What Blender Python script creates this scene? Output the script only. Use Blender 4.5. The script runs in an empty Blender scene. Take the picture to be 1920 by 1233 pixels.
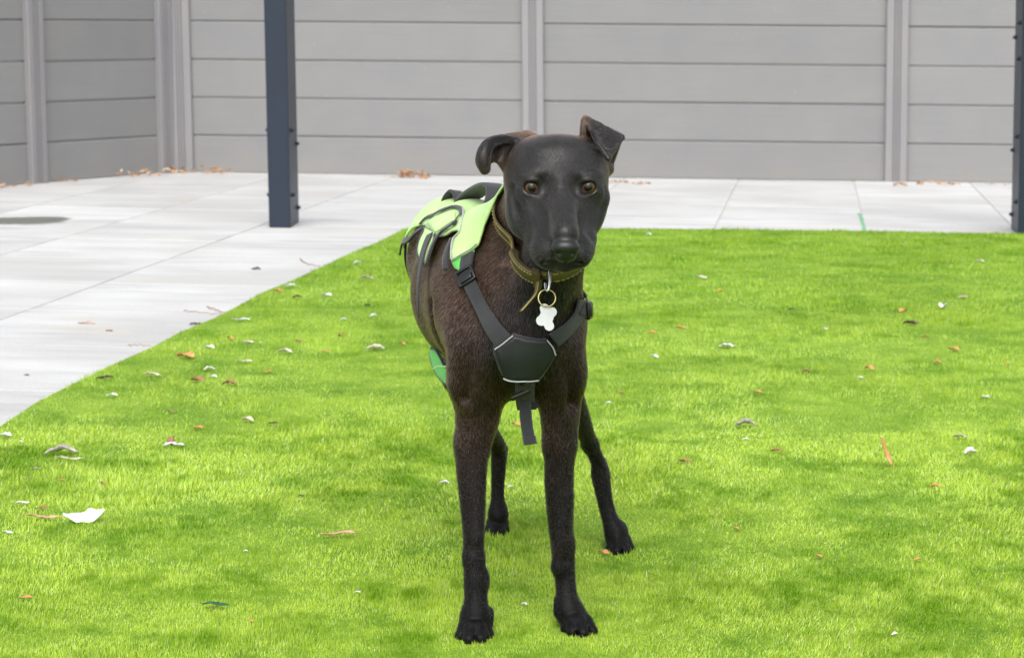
import bpy, bmesh, math, random
import numpy as np
from mathutils import Vector, Matrix
from mathutils.bvhtree import BVHTree
from mathutils.geometry import delaunay_2d_cdt

random.seed(7)
rng = np.random.default_rng(7)
SC = bpy.context.scene
COL = SC.collection
R = math.radians

# ------------------------------------------------------------------ camera
FOC, CAM_H, ROLL = 4200.0, 0.85, 0.008          # focal length in photo pixels, eye height (m), roll
PITCH = math.atan(576.5 / FOC)
_F = np.array([0, math.cos(PITCH), -math.sin(PITCH)])
_U0 = np.array([0, math.sin(PITCH), math.cos(PITCH)])
_R0 = np.array([1.0, 0, 0])
_R = _R0 * math.cos(ROLL) + _U0 * math.sin(ROLL)
_U = -_R0 * math.sin(ROLL) + _U0 * math.cos(ROLL)
_O = np.array([0, 0, CAM_H])
cam_d = bpy.data.cameras.new('camera')
cam = bpy.data.objects.new('camera', cam_d)
COL.objects.link(cam)
cam.matrix_world = Matrix(((_R[0], _U[0], -_F[0], 0), (_R[1], _U[1], -_F[1], 0), (_R[2], _U[2], -_F[2], CAM_H), (0, 0, 0, 1)))
cam_d.sensor_width = 36
cam_d.lens = FOC / 1920 * 36
cam_d.clip_start, cam_d.clip_end = 0.05, 500
cam_d.dof.use_dof = True
cam_d.dof.focus_distance = 2.95
cam_d.dof.aperture_fstop = 16
SC.camera = cam

# ------------------------------------------------------------------ sky, sun, exposure
SUN_EL, SUN_AZ = 52, -174                         # degrees; azimuth from +Y (away from the camera), negative = left
w = bpy.data.worlds.new('World')
SC.world = w
w.use_nodes = True
nt = w.node_tree
nt.nodes.clear()
sky = nt.nodes.new('ShaderNodeTexSky')
sky.sky_type = 'NISHITA'
sky.sun_disc = False
sky.sun_elevation = R(SUN_EL)
sky.sun_rotation = R(SUN_AZ)
sky.air_density, sky.dust_density, sky.ozone_density = 1.0, 4.0, 1.0
bw = nt.nodes.new('ShaderNodeMixRGB')            # high thin cloud: the blue is mostly washed out
bw.inputs[0].default_value = 0.72
hs = nt.nodes.new('ShaderNodeHueSaturation')
hs.inputs['Saturation'].default_value = 0.0
bg = nt.nodes.new('ShaderNodeBackground')
bg.inputs[1].default_value = 0.15
out = nt.nodes.new('ShaderNodeOutputWorld')
nt.links.new(sky.outputs[0], hs.inputs['Color'])
nt.links.new(sky.outputs[0], bw.inputs[1])
nt.links.new(hs.outputs[0], bw.inputs[2])
nt.links.new(bw.outputs[0], bg.inputs[0])
nt.links.new(bg.outputs[0], out.inputs[0])
sun_d = bpy.data.lights.new('sun', 'SUN')
sun_d.energy = 0.55
sun_d.angle = R(55)
sun_d.color = (1.0, 0.985, 0.955)
sun = bpy.data.objects.new('sun', sun_d)
COL.objects.link(sun)
_sd = Vector((math.sin(R(SUN_AZ)) * math.cos(R(SUN_EL)), math.cos(R(SUN_AZ)) * math.cos(R(SUN_EL)), math.sin(R(SUN_EL))))
sun.rotation_euler = _sd.to_track_quat('Z', 'Y').to_euler()
sun.location = _sd * 30
SC.view_settings.view_transform = 'Standard'
SC.view_settings.look = 'None'
SC.view_settings.exposure = 0.90
SC.view_settings.gamma = 1.0
SC.view_settings.use_curve_mapping = False
SC.cycles.max_bounces = 8
SC.cycles.use_denoising = True


# ------------------------------------------------------------------ helpers
def ray(x, y):
    return _F + _R * (x - 960) / FOC - _U * (y - 616.5) / FOC


def at(x, y, Y):                                 # world point seen at photo pixel x, y at world depth Y
    d = ray(x, y)
    return _O + d * (Y / d[1])


def gnd(x, y, z=0.0):                            # ground point seen at photo pixel x, y
    d = ray(x, y)
    return _O + d * ((z - CAM_H) / d[2])


def tag(o, label=None, cat=None, group=None, kind=None):
    for k, v in (('label', label), ('category', cat), ('group', group), ('kind', kind)):
        if v:
            o[k] = v
    return o


def empty(name, loc=(0, 0, 0), rz=0.0):
    o = bpy.data.objects.new(name, None)
    o.empty_display_size = 0.05
    o.location = loc
    o.rotation_euler = (0, 0, rz)
    COL.objects.link(o)
    return o


def link(name, me, mat, parent=None, smooth=False):
    o = bpy.data.objects.new(name, me)
    COL.objects.link(o)
    if mat and not me.materials:
        me.materials.append(mat)
    if smooth:
        me.polygons.foreach_set('use_smooth', [True] * len(me.polygons))
    if parent:
        o.parent = parent                        # children keep coordinates in the parent's frame
    return o


def mesh(name, verts, faces):
    me = bpy.data.meshes.new(name)
    me.from_pydata([tuple(map(float, v)) for v in verts], [], faces)
    me.update()
    return me


def bm_mesh(name, bm):
    me = bpy.data.meshes.new(name)
    bmesh.ops.recalc_face_normals(bm, faces=bm.faces)
    bm.to_mesh(me)
    bm.free()
    return me


def add_box(bm, c, s, rot=None, bev=0.0):
    r = bmesh.ops.create_cube(bm, size=1.0)
    vs = r['verts']
    M = Matrix.Translation(Vector(c)) @ (rot.to_4x4() if rot else Matrix.Identity(4)) @ Matrix.Diagonal((*s, 1))
    bmesh.ops.transform(bm, matrix=M, verts=vs)
    if bev:
        es = {e for v in vs for e in v.link_edges}
        bmesh.ops.bevel(bm, geom=list(es), offset=bev, segments=2, affect='EDGES', profile=0.5)


def add_tube(bm, pts, rad, seg=8, caps=True, closed=False):
    pts = [Vector(p) for p in pts]
    n = len(pts)
    rings = []
    up = Vector((0.123, 0.3, 0.95)).normalized()
    prev = None
    for i, p in enumerate(pts):
        a = pts[(i - 1) % n] if (closed or i > 0) else p
        b = pts[(i + 1) % n] if (closed or i < n - 1) else p
        t = (b - a).normalized()
        if prev is None:
            u = t.cross(up)
            if u.length < 1e-4:
                u = t.cross(Vector((1, 0, 0)))
        else:
            u = prev - t * prev.dot(t)
        u.normalize()
        prev = u
        v = t.cross(u)
        r = rad[i] if hasattr(rad, '__len__') else rad
        rings.append([bm.verts.new(p + (u * math.cos(k * 2 * math.pi / seg) + v * math.sin(k * 2 * math.pi / seg)) * r) for k in range(seg)])
    m = n if closed else n - 1
    for i in range(m):
        A, B = rings[i], rings[(i + 1) % n]
        for k in range(seg):
            bm.faces.new((A[k], A[(k + 1) % seg], B[(k + 1) % seg], B[k]))
    if caps and not closed:
        bm.faces.new(rings[0][::-1])
        bm.faces.new(rings[-1])


def spline(pts, n):                              # Catmull-Rom through pts, n samples
    P = np.array(pts, float)
    m = len(P)
    t = np.linspace(0, m - 1, n)
    i = np.clip(t.astype(int), 0, m - 2)
    u = (t - i)[:, None]
    p0, p1, p2, p3 = P[np.clip(i - 1, 0, m - 1)], P[i], P[i + 1], P[np.clip(i + 2, 0, m - 1)]
    return 0.5 * ((2 * p1) + (-p0 + p2) * u + (2 * p0 - 5 * p1 + 4 * p2 - p3) * u ** 2 + (-p0 + 3 * p1 - 3 * p2 + p3) * u ** 3)


class NT:                                        # a small node-tree writer
    def __init__(s, name):
        s.m = bpy.data.materials.new(name)
        s.m.use_nodes = True
        s.t = s.m.node_tree
        s.b = s.t.nodes['Principled BSDF']
        s.o = s.t.nodes['Material Output']

    def n(s, typ, **kw):
        d = s.t.nodes.new('ShaderNode' + typ)
        for k, v in kw.items():
            if k.startswith('i_'):
                key = k[2:]
                d.inputs[int(key) if key.isdigit() else key].default_value = v
            else:
                setattr(d, k, v)
        return d

    def l(s, a, b):
        s.t.links.new(a, b)

    def noise(s, vec, scale, detail=4, rough=0.55, sc3=None):
        if sc3:
            mp = s.n('Mapping')
            mp.inputs['Scale'].default_value = sc3
            s.l(vec, mp.inputs[0])
            vec = mp.outputs[0]
        d = s.n('TexNoise')
        d.inputs['Scale'].default_value = scale
        d.inputs['Detail'].default_value = detail
        d.inputs['Roughness'].default_value = rough
        s.l(vec, d.inputs['Vector'])
        return d.outputs['Fac']

    def ramp(s, fac, stops):
        d = s.n('ValToRGB')
        e = d.color_ramp.elements
        while len(e) < len(stops):
            e.new(0.5)
        for k, (p, c) in enumerate(stops):
            e[k].position = p
            e[k].color = (*c, 1) if hasattr(c, '__len__') else (c, c, c, 1)
        s.l(fac, d.inputs[0])
        return d.outputs[0]

    def mix(s, fac, a, b, typ='MIX'):
        d = s.n('MixRGB', blend_type=typ)
        for k, v in enumerate((fac, a, b)):
            if hasattr(v, 'node'):
                s.l(v, d.inputs[k])
            elif hasattr(v, '__len__'):
                d.inputs[k].default_value = (*v, 1)
            else:
                d.inputs[k].default_value = v
        return d.outputs[0]

    def bump(s, h, dist, strength=1.0):
        d = s.n('Bump')
        d.inputs['Strength'].default_value = strength
        d.inputs['Distance'].default_value = dist
        s.l(h, d.inputs['Height'])
        s.l(d.outputs[0], s.b.inputs['Normal'])
        return d

    def col(s, c):
        if hasattr(c, 'node'):
            s.l(c, s.b.inputs['Base Color'])
        else:
            s.b.inputs['Base Color'].default_value = (*c, 1)

    def pos(s):
        return s.n('NewGeometry').outputs['Position']

    def obj(s):
        return s.n('TexCoord').outputs['Object']

    def uv(s):
        return s.n('TexCoord').outputs['UV']

    def rnd(s):
        return s.n('ObjectInfo').outputs['Random']

    def set(s, **kw):
        for k, v in kw.items():
            s.b.inputs[k.replace('_', ' ')].default_value = v
        return s


def simple(name, col, rough=0.5, **kw):
    t = NT(name)
    p = t.obj()
    nz = t.noise(p, 60, 3)
    t.col(t.mix(1.0, tuple(col), t.ramp(nz, [(0.3, 0.82), (0.7, 1.0)]), 'MULTIPLY'))
    t.set(Roughness=rough, **kw)
    return t.m


# ------------------------------------------------------------------ setting: ground, patio, fence, posts
SA = R(7.6)                                       # the whole site is turned 7.6 degrees clockwise from the view axis


def site(u, v, z=0.0):
    return np.array([u * math.cos(SA) + v * math.sin(SA), -u * math.sin(SA) + v * math.cos(SA), z])


def mat_ground():
    t = NT('bare_earth')
    n1 = t.noise(t.pos(), 6, 6)
    t.col(t.ramp(n1, [(0.3, (0.10, 0.09, 0.07)), (0.7, (0.16, 0.15, 0.12))]))
    t.set(Roughness=0.95)
    return t.m


def mat_slab():
    t = NT('riven_concrete_slab')
    p = t.pos()
    mp = t.n('Mapping')
    mp.inputs['Rotation'].default_value = (0, 0, SA)
    t.l(p, mp.inputs[0])
    q = mp.outputs[0]
    rn = t.rnd()
    sh = t.n('VectorMath', operation='ADD')
    cx = t.n('CombineXYZ')
    m7 = t.n('Math', operation='MULTIPLY', i_1=37.0)
    t.l(rn, m7.inputs[0])
    t.l(m7.outputs[0], cx.inputs[2])
    t.l(q, sh.inputs[0])
    t.l(cx.outputs[0], sh.inputs[1])
    q = sh.outputs[0]
    riv = t.noise(q, 1.0, 6, 0.66, (1.5, 7.5, 1))
    big = t.noise(q, 1.6, 4, 0.5)
    fine = t.noise(q, 160, 3, 0.6)
    c = t.ramp(riv, [(0.30, (0.385, 0.39, 0.392)), (0.45, (0.545, 0.547, 0.54)), (0.70, (0.62, 0.62, 0.61))])
    c = t.mix(t.ramp(big, [(0.35, 0.75), (0.60, 0.0)]), c, (0.46, 0.455, 0.44))
    warm = t.noise(q, 2.3, 3, 0.5, (1, 2, 1))
    c = t.mix(t.ramp(warm, [(0.60, 0.0), (0.74, 0.35)]), c, (0.56, 0.49, 0.36))
    c = t.mix(1.0, c, t.ramp(rn, [(0.0, 0.90), (1.0, 1.0)]), 'MULTIPLY')
    c = t.mix(1.0, c, t.ramp(fine, [(0.25, 0.88), (0.6, 1.0)]), 'MULTIPLY')
    # a patch of standing damp with algae, at a fixed place on the paving
    mp2 = t.n('Mapping')
    mp2.inputs['Location'].default_value = (2.06 / 0.215, -9.46 / 0.25, 0)
    mp2.inputs['Scale'].default_value = (1 / 0.215, 1 / 0.25, 0)
    t.l(p, mp2.inputs[0])
    ln = t.n('VectorMath', operation='LENGTH')
    t.l(mp2.outputs[0], ln.inputs[0])
    wob = t.noise(p, 5, 4, 0.6)
    ad = t.n('Math', operation='ADD')
    t.l(ln.outputs[1], ad.inputs[0])
    t.l(wob, ad.inputs[1])
    damp = t.ramp(ad.outputs[0], [(0.0, 0), (1.0, 0)])
    rp = t.n('MapRange')
    rp.inputs['From Min'].default_value = 1.42
    rp.inputs['From Max'].default_value = 1.22
    t.l(ad.outputs[0], rp.inputs[0])
    c = t.mix(rp.outputs[0], c, (0.15, 0.155, 0.13))
    t.col(c)
    rr = t.n('MapRange')
    rr.inputs['To Min'].default_value = 0.82
    rr.inputs['To Max'].default_value = 0.35
    t.l(rp.outputs[0], rr.inputs[0])
    t.l(rr.outputs[0], t.b.inputs['Roughness'])
    t.bump(riv, 0.006, 0.7)
    return t.m


def mat_fence(name, col, streak=1.0):
    t = NT(name)
    p = t.obj()
    rn = t.rnd()
    cx = t.n('CombineXYZ')
    m7 = t.n('Math', operation='MULTIPLY', i_1=53.0)
    t.l(rn, m7.inputs[0])
    t.l(m7.outputs[0], cx.inputs[1])
    sh = t.n('VectorMath', operation='ADD')
    t.l(p, sh.inputs[0])
    t.l(cx.outputs[0], sh.inputs[1])
    q = sh.outputs[0]
    grain = t.noise(q, 1.0, 5, 0.6, (3, 3, 90) if streak else (90, 90, 3))
    blot = t.noise(q, 3.5, 4, 0.55)
    fine = t.noise(q, 240, 2, 0.5)
    c = t.mix(1.0, tuple(col), t.ramp(grain, [(0.3, 0.97), (0.7, 1.02)]), 'MULTIPLY')
    c = t.mix(1.0, c, t.ramp(blot, [(0.3, (0.945, 0.955, 0.98)), (0.7, (1.04, 1.03, 1.0))]), 'MULTIPLY')
    c = t.mix(1.0, c, t.ramp(rn, [(0.0, 0.95), (1.0, 1.03)]), 'MULTIPLY')
    # dried splashes and scuffs near the ground
    sp = t.n('TexVoronoi', i_Scale=9.0)
    t.l(q, sp.inputs['Vector'])
    spm = t.ramp(sp.outputs['Distance'], [(0.03, 0.18), (0.05, 0.0)])
    c = t.mix(spm, c, (0.55, 0.55, 0.54))
    sz = t.n('SeparateXYZ')
    t.l(t.pos(), sz.inputs[0])
    low = t.n('MapRange')
    low.inputs['From Min'].default_value = 0.16
    low.inputs['From Max'].default_value = 0.0
    low.inputs['To Max'].default_value = 0.30
    t.l(sz.outputs[2], low.inputs[0])
    c = t.mix(low.outputs[0], c, (0.24, 0.23, 0.205))
    t.col(c)
    t.set(Roughness=0.62)
    ad = t.n('Math', operation='ADD')
    t.l(grain, ad.inputs[0])
    t.l(fine, ad.inputs[1])
    t.bump(ad.outputs[0], 0.0005, 0.4)
    return t.m


def mat_metal_paint(name, col):
    t = NT(name)
    n1 = t.noise(t.obj(), 14, 4)
    n2 = t.noise(t.obj(), 900, 2)
    c = t.mix(1.0, tuple(col), t.ramp(n1, [(0.3, 0.88), (0.7, 1.08)]), 'MULTIPLY')
    t.col(c)
    t.set(Roughness=0.42)
    t.bump(n2, 0.0004, 0.4)
    return t.m


M_EARTH, M_SLAB = mat_ground(), mat_slab()
M_PLANK = mat_fence('grey_composite_plank', (0.226, 0.224, 0.224), 1)
M_FPOST = mat_fence('grey_composite_post', (0.244, 0.238, 0.246), 0)
M_NAVY = mat_metal_paint('dark_blue_powder_coat', (0.0070, 0.0165, 0.034))
M_BOLT = simple('blackened_bolt', (0.015, 0.018, 0.024), 0.4, Metallic=0.6)

g = mesh('ground', [(-150, -60, -0.05), (150, -60, -0.05), (150, 240, -0.05), (-150, 240, -0.05)], [(0, 1, 2, 3)])
tag(link('ground', g, M_EARTH), 'bare earth under the paving and lawn', None, None, 'structure')

# lawn outline (world): photographed left edge, then the far edge
EDGE_L = [(-1.75, -4.0), (-1.22, 3.4), (-1.10, 4.2), (-1.066, 4.603), (-1.053, 4.906), (-1.011, 5.245), (-0.987, 5.428), (-0.931, 5.775), (-0.902, 6.049),
          (-0.851, 6.327), (-0.82, 6.567), (-0.783, 6.936), (-0.723, 7.256), (-0.651, 7.743), (-0.596, 8.141), (-0.531, 8.501), (-0.437, 9.172)]
EDGE_F = [(-0.1, 9.205), (0.372, 9.225), (0.9, 9.235), (1.409, 9.215), (2.091, 9.131), (2.7, 9.08), (3.6, 8.98)]
LAWN = np.array(EDGE_L + EDGE_F + [(4.0, -4.0)])


def in_lawn(x, y, poly=LAWN):
    x, y = np.asarray(x), np.asarray(y)
    r = np.zeros(x.shape, bool)
    j = len(poly) - 1
    for i in range(len(poly)):
        xi, yi = poly[i]
        xj, yj = poly[j]
        c = ((yi > y) != (yj > y)) & (x < (xj - xi) * (y - yi) / (yj - yi + 1e-12) + xi)
        r ^= c
        j = i
    return r


patio = mesh('patio', [site(-5.2, -4.5, -0.005), site(4.2, -4.5, -0.005), site(4.2, 13.4, -0.005), site(-5.2, 13.4, -0.005)], [(0, 1, 2, 3)])
patio = tag(link('patio', patio, simple('sandy_joint_mortar', (0.50, 0.495, 0.48), 0.95)), 'pale grey paved patio around the lawn, reaching the fence', None, None, 'structure')
ROWS = [-0.7, 0.0, 0.7, 1.4, 2.1, 2.8, 3.5, 4.2, 4.9, 5.6, 6.3, 7.0, 7.7, 8.4, 9.1, 9.8, 10.56, 11.32, 12.1, 12.9]
COLS = [0.226 + 0.625 * k for k in range(-8, 7)]
slab_meshes = {}
for i in range(len(ROWS) - 1):
    for j in range(len(COLS) - 1):
        u0, u1, v0, v1 = COLS[j], COLS[j + 1], ROWS[i], ROWS[i + 1]
        cs = [site(u, v) for u in (u0, u1) for v in (v0, v1)]
        if all(in_lawn(np.array([c[0] - 0.05, c[0] + 0.05]), np.array([c[1] + 0.05] * 2)).all() for c in cs):
            continue                              # under the grass
        if min(c[1] for c in cs) > 12.75 or max(c[0] for c in cs) < -3.6:
            continue
        key = round(v1 - v0, 2)
        if key not in slab_meshes:
            bm = bmesh.new()
            add_box(bm, (0, 0, -0.02), (0.625 - 0.005, key - 0.005, 0.04), None, 0.003)
            me_ = bm_mesh('paving_slab', bm)
            me_.materials.append(M_SLAB)
            slab_meshes[key] = me_
        o = bpy.data.objects.new('paving_slab', slab_meshes[key])
        COL.objects.link(o)
        o.parent = patio
        c = site((u0 + u1) / 2, (v0 + v1) / 2, random.uniform(-0.0012, 0.0))
        o.location = c
        o.rotation_euler = (random.uniform(-1, 1) * 0.0015, random.uniform(-1, 1) * 0.0015, -SA + random.uniform(-1, 1) * 0.002)

PH = 0.2105                                       # plank pitch
LEAN = 0.0165                                     # the fence and posts lean a little to the left


def plank_mesh(length):
    # cross-section (depth, z): front face at depth 0, rebated top edge
    prof = [(0.0, 0.002), (0.003, 0.0), (0.028, 0.0), (0.028, PH - 0.003), (0.009, PH - 0.003), (0.009, PH - 0.010), (0.004, PH - 0.011), (0.0, PH - 0.015)]
    n = len(prof)
    vs = [(x, d, z) for x in (0.0, length) for d, z in prof]
    fs = [(k, (k + 1) % n, n + (k + 1) % n, n + k) for k in range(n)] + [tuple(range(n))[::-1], tuple(range(n, 2 * n))]
    return mesh('plank', vs, fs)


def fpost_mesh(wd, h):
    # fluted front: flat, groove, rib, groove, rib, groove, flat
    a = wd / 2
    prof = [(-a, 0.03), (-a, -0.028), (-a + 0.004, -0.032)]
    for c in (-0.016, 0.0, 0.016):
        prof += [(c - 0.0055, -0.032), (c - 0.003, -0.023), (c + 0.003, -0.023), (c + 0.0055, -0.032)]
    prof += [(a - 0.004, -0.032), (a, -0.028), (a, 0.03)]
    n = len(prof)
    vs = [(x - LEAN * z, d, z) for z in (0.0, h) for x, d in prof]
    fs = [(k, (k + 1) % n, n + (k + 1) % n, n + k) for k in range(n)] + [tuple(range(n))[::-1], tuple(range(n, 2 * n))]
    return mesh('fence_post', vs, fs)


FPM = fpost_mesh(0.118, 1.96)


def build_fence(start, direction, posts, panels, label):
    """start: point on the base line; posts / panels: distances along the direction"""
    ang = math.atan2(direction[1], direction[0])
    root = tag(empty('fence', (start[0], start[1], 0), ang), label, 'fence')
    for s in posts:
        o = link('fence_post', FPM, M_FPOST, root)
        o.location = (s, 0, 0)
    cache = {}
    for a, b in panels:
        L = round(b - a, 3)
        if L not in cache:
            cache[L] = plank_mesh(L)
        for k in range(9):
            o = link('plank', cache[L], M_PLANK, root)
            o.location = (a - LEAN * PH * k, random.uniform(-0.0015, 0.0015), PH * k + (0.0 if k else 0.001))
    return root


build_fence((-1.845, 12.553), (0.9969, -0.0784), [0.0, 1.965, 3.945, 5.92], [(0.01, 1.96), (1.97, 3.94), (3.95, 5.91)],
            'long grey plank fence with fluted posts straight behind the dog')
build_fence((-2.80, 11.03), (0.504, 0.864), [-1.3, 0.655, 1.70], [(-1.29, 0.65), (0.66, 1.70)],
            'short angled grey plank fence meeting the long one at the corner')


def metal_post(x, y, rz, label, bolts):
    W, D, HT = 0.090, 0.25, 2.4
    root = tag(empty('metal_post', (x, y, 0), rz), label, 'post', 'dark blue metal posts beside the lawn')
    bm = bmesh.new()
    add_box(bm, (0, 0, HT / 2), (W, D, HT), None, 0.004)
    for v in bm.verts:
        v.co.x -= LEAN * v.co.z
    link('shaft', bm_mesh('shaft', bm), M_NAVY, root)
    bm = bmesh.new()
    bmesh.ops.create_cone(bm, cap_ends=True, segments=10, radius1=0.011, radius2=0.008, depth=0.007, matrix=Matrix.Translation((0, 0, 0.0035)))
    bmesh.ops.create_cone(bm, cap_ends=True, segments=6, radius1=0.0075, radius2=0.0075, depth=0.007, matrix=Matrix.Translation((0, 0, 0.0103)))
    bmm = bm_mesh('bolt', bm)
    for sgn in (1, -1):
        for d, z in bolts:
            o = link('bolt', bmm, M_BOLT, root)
            o.location = (sgn * W / 2 - LEAN * z, d - D / 2, z)
            o.rotation_euler = (0, sgn * math.pi / 2, 0)


BOLTS = [(0.06, 0.398), (0.205, 0.335), (0.06, 0.131), (0.205, 0.067)]
metal_post(-0.955, 9.33, R(-2.5), 'dark blue metal post standing on the paving left of the dog', BOLTS)
metal_post(2.128, 9.27, R(-6), 'dark blue metal post at the far right corner of the lawn', BOLTS + [(0.06, 0.86), (0.205, 0.80), (0.06, 0.715)])


# ------------------------------------------------------------------ the dog: one continuous body grown from a distance field
GH = 0.002
G0 = np.array([-0.205, 2.755, -0.012])
GN = np.array([215, 515, 375])
D = np.full(GN, 0.3, np.float32)
FLOW = []                                         # (centre points, reach, hair direction) used to comb the coat


def _win(lo, hi, pad):
    a = np.clip(np.floor((lo - pad - G0) / GH).astype(int), 0, GN)
    b = np.clip(np.ceil((hi + pad - G0) / GH).astype(int) + 1, 0, GN)
    sl = tuple(slice(i, j) for i, j in zip(a, b))
    ax = [(G0[k] + GH * np.arange(a[k], b[k])).astype(np.float32) for k in range(3)]
    return sl, ax[0][:, None, None], ax[1][None, :, None], ax[2][None, None, :]


def _blend(sl, d, k, sub=False):
    cur = D[sl]
    if sub:
        h = np.maximum(k - np.abs(cur + d), 0) / k
        D[sl] = np.maximum(cur, -d) + h * h * k * 0.25
    else:
        h = np.maximum(k - np.abs(cur - d), 0) / k
        D[sl] = np.minimum(cur, d) - h * h * k * 0.25


def cap(p1, r1, p2, r2, k=0.02, sub=False, flow=None):
    p1, p2 = np.array(p1, float), np.array(p2, float)
    r = max(r1, r2)
    sl, X, Y, Z = _win(np.minimum(p1, p2), np.maximum(p1, p2), r + k + 0.006)
    ab = p2 - p1
    L = max(float(ab @ ab), 1e-9)
    t = np.clip(((X - p1[0]) * ab[0] + (Y - p1[1]) * ab[1] + (Z - p1[2]) * ab[2]) / L, 0, 1)
    d = np.sqrt((X - p1[0] - t * ab[0]) ** 2 + (Y - p1[1] - t * ab[1]) ** 2 + (Z - p1[2] - t * ab[2]) ** 2) - (r1 + (r2 - r1) * t)
    _blend(sl, d.astype(np.float32), k, sub)
    if not sub and flow is not False:
        v = ab if flow is None else np.array(flow, float)
        v = v / (np.linalg.norm(v) + 1e-9)
        for s in (0.0, 0.5, 1.0):
            FLOW.append((*(p1 + ab * s), r1 + (r2 - r1) * s + 0.012, *v))


def ell(c, rad, k=0.02, sub=False, rot=None, flow=(0, 0.5, -0.8)):
    c, rad = np.array(c, float), np.array(rad, float)
    m = rad.max()
    sl, X, Y, Z = _win(c, c, m + k + 0.006)
    P = [X - c[0], Y - c[1], Z - c[2]]
    if rot is not None:
        Rm = np.array(rot.to_3x3().transposed())
        P = [Rm[i][0] * P[0] + Rm[i][1] * P[1] + Rm[i][2] * P[2] for i in range(3)]
    k0 = np.sqrt(sum((P[i] / rad[i]) ** 2 for i in range(3)))
    k1 = np.sqrt(sum((P[i] / rad[i] ** 2) ** 2 for i in range(3))) + 1e-6
    d = k0 * (k0 - 1) / k1
    _blend(sl, d.astype(np.float32), k, sub)
    if not sub and flow is not False:
        v = np.array(flow, float)
        v = v / np.linalg.norm(v)
        FLOW.append((*c, rad.mean() + 0.012, *v))


def tri(a, b, c, th, k=0.006, flow=None):
    a, b, c = (np.array(q, float) for q in (a, b, c))
    sl, X, Y, Z = _win(np.minimum(np.minimum(a, b), c), np.maximum(np.maximum(a, b), c), th + k + 0.006)
    P = np.stack(np.broadcast_arrays(X, Y, Z), -1).astype(np.float32)
    n = np.cross(b - a, c - a)
    n = n / np.linalg.norm(n)

    def seg(p, q):
        e = q - p
        w_ = P - p
        t = np.clip(w_ @ e / (e @ e), 0, 1)[..., None]
        return ((w_ - t * e) ** 2).sum(-1)
    inside = np.ones(P.shape[:3], bool)
    for p, q in ((a, b), (b, c), (c, a)):
        inside &= ((P - p) @ np.cross(n, q - p)) >= 0
    d2 = np.minimum(np.minimum(seg(a, b), seg(b, c)), seg(c, a))
    dist = np.sqrt(np.where(inside, ((P - a) @ n) ** 2, d2)) - th
    _blend(sl, dist.astype(np.float32), k)
    if flow is not None:
        v = np.array(flow, float)
        FLOW.append((*((a + b + c) / 3), 0.02, *(v / np.linalg.norm(v))))


def C(px, py, Y, r=None):                         # pixel + depth (+ radius in photo pixels) to world metres
    p = at(px, py, Y)
    return (p, r * Y / FOC) if r is not None else p


def chain(pts, k=0.02, flow=None, per=7):
    """a limb: one swept tube through pixel/depth/radius stations, blended into the body once"""
    Q = np.array([(*C(*p)[0], C(*p)[1]) for p in pts])
    if len(Q) > 2:
        Q = spline(Q, per * (len(Q) - 1) + 1)
    lo, hi, r = Q[:, :3].min(0), Q[:, :3].max(0), Q[:, 3].max()
    sl, X, Y, Z = _win(lo, hi, r + k + 0.006)
    best = np.full(np.broadcast_shapes(X.shape, Y.shape, Z.shape), 1.0, np.float32)
    X0, Y0, Z0 = X.ravel(), Y.ravel(), Z.ravel()
    for i in range(len(Q) - 1):
        p1, p2, r1, r2 = Q[i, :3], Q[i + 1, :3], Q[i, 3], Q[i + 1, 3]
        pad = max(r1, r2) + k + 0.006
        ix = [slice(int(np.searchsorted(A, min(p1[j], p2[j]) - pad)), int(np.searchsorted(A, max(p1[j], p2[j]) + pad))) for j, A in enumerate((X0, Y0, Z0))]
        x, y, z = X[ix[0]], Y[:, ix[1]], Z[:, :, ix[2]]
        ab = p2 - p1
        t = np.clip(((x - p1[0]) * ab[0] + (y - p1[1]) * ab[1] + (z - p1[2]) * ab[2]) / max(ab @ ab, 1e-9), 0, 1)
        d = np.sqrt((x - p1[0] - t * ab[0]) ** 2 + (y - p1[1] - t * ab[1]) ** 2 + (z - p1[2] - t * ab[2]) ** 2) - (r1 + (r2 - r1) * t)
        best[tuple(ix)] = np.minimum(best[tuple(ix)], d)
        v = ab / np.linalg.norm(ab) if flow is None else np.array(flow, float) / np.linalg.norm(flow)
        if flow is not False and i % 3 == 0:
            FLOW.append((*p1, r1 + 0.012, *v))
    _blend(sl, best, k)


rear = (0, 1, -0.25)
# trunk -------------------------------------------------------------
ell(C(897, 546, 3.30), (0.099, 0.150, 0.113), 0.03, rot=Matrix.Rotation(R(9), 3, 'Z'), flow=(-0.1, 0.8, -0.6))
ell(C(926, 568, 3.17), (0.094, 0.11, 0.108), 0.04, flow=(-0.1, 0.6, -0.8))
ell(C(966, 622, 3.10), (0.080, 0.070, 0.095), 0.04, flow=(0, 0.2, -1))
ell(C(858, 484, 3.44), (0.078, 0.11, 0.080), 0.03, flow=rear)
ell(C(905, 505, 3.56), (0.078, 0.085, 0.078), 0.04, flow=rear)
cap(C(924, 452, 3.18), 0.032, C(884, 440, 3.32), 0.028, 0.04, flow=rear)
cap(C(884, 440, 3.32), 0.028, C(842, 424, 3.50), 0.030, 0.04, flow=rear)
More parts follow.
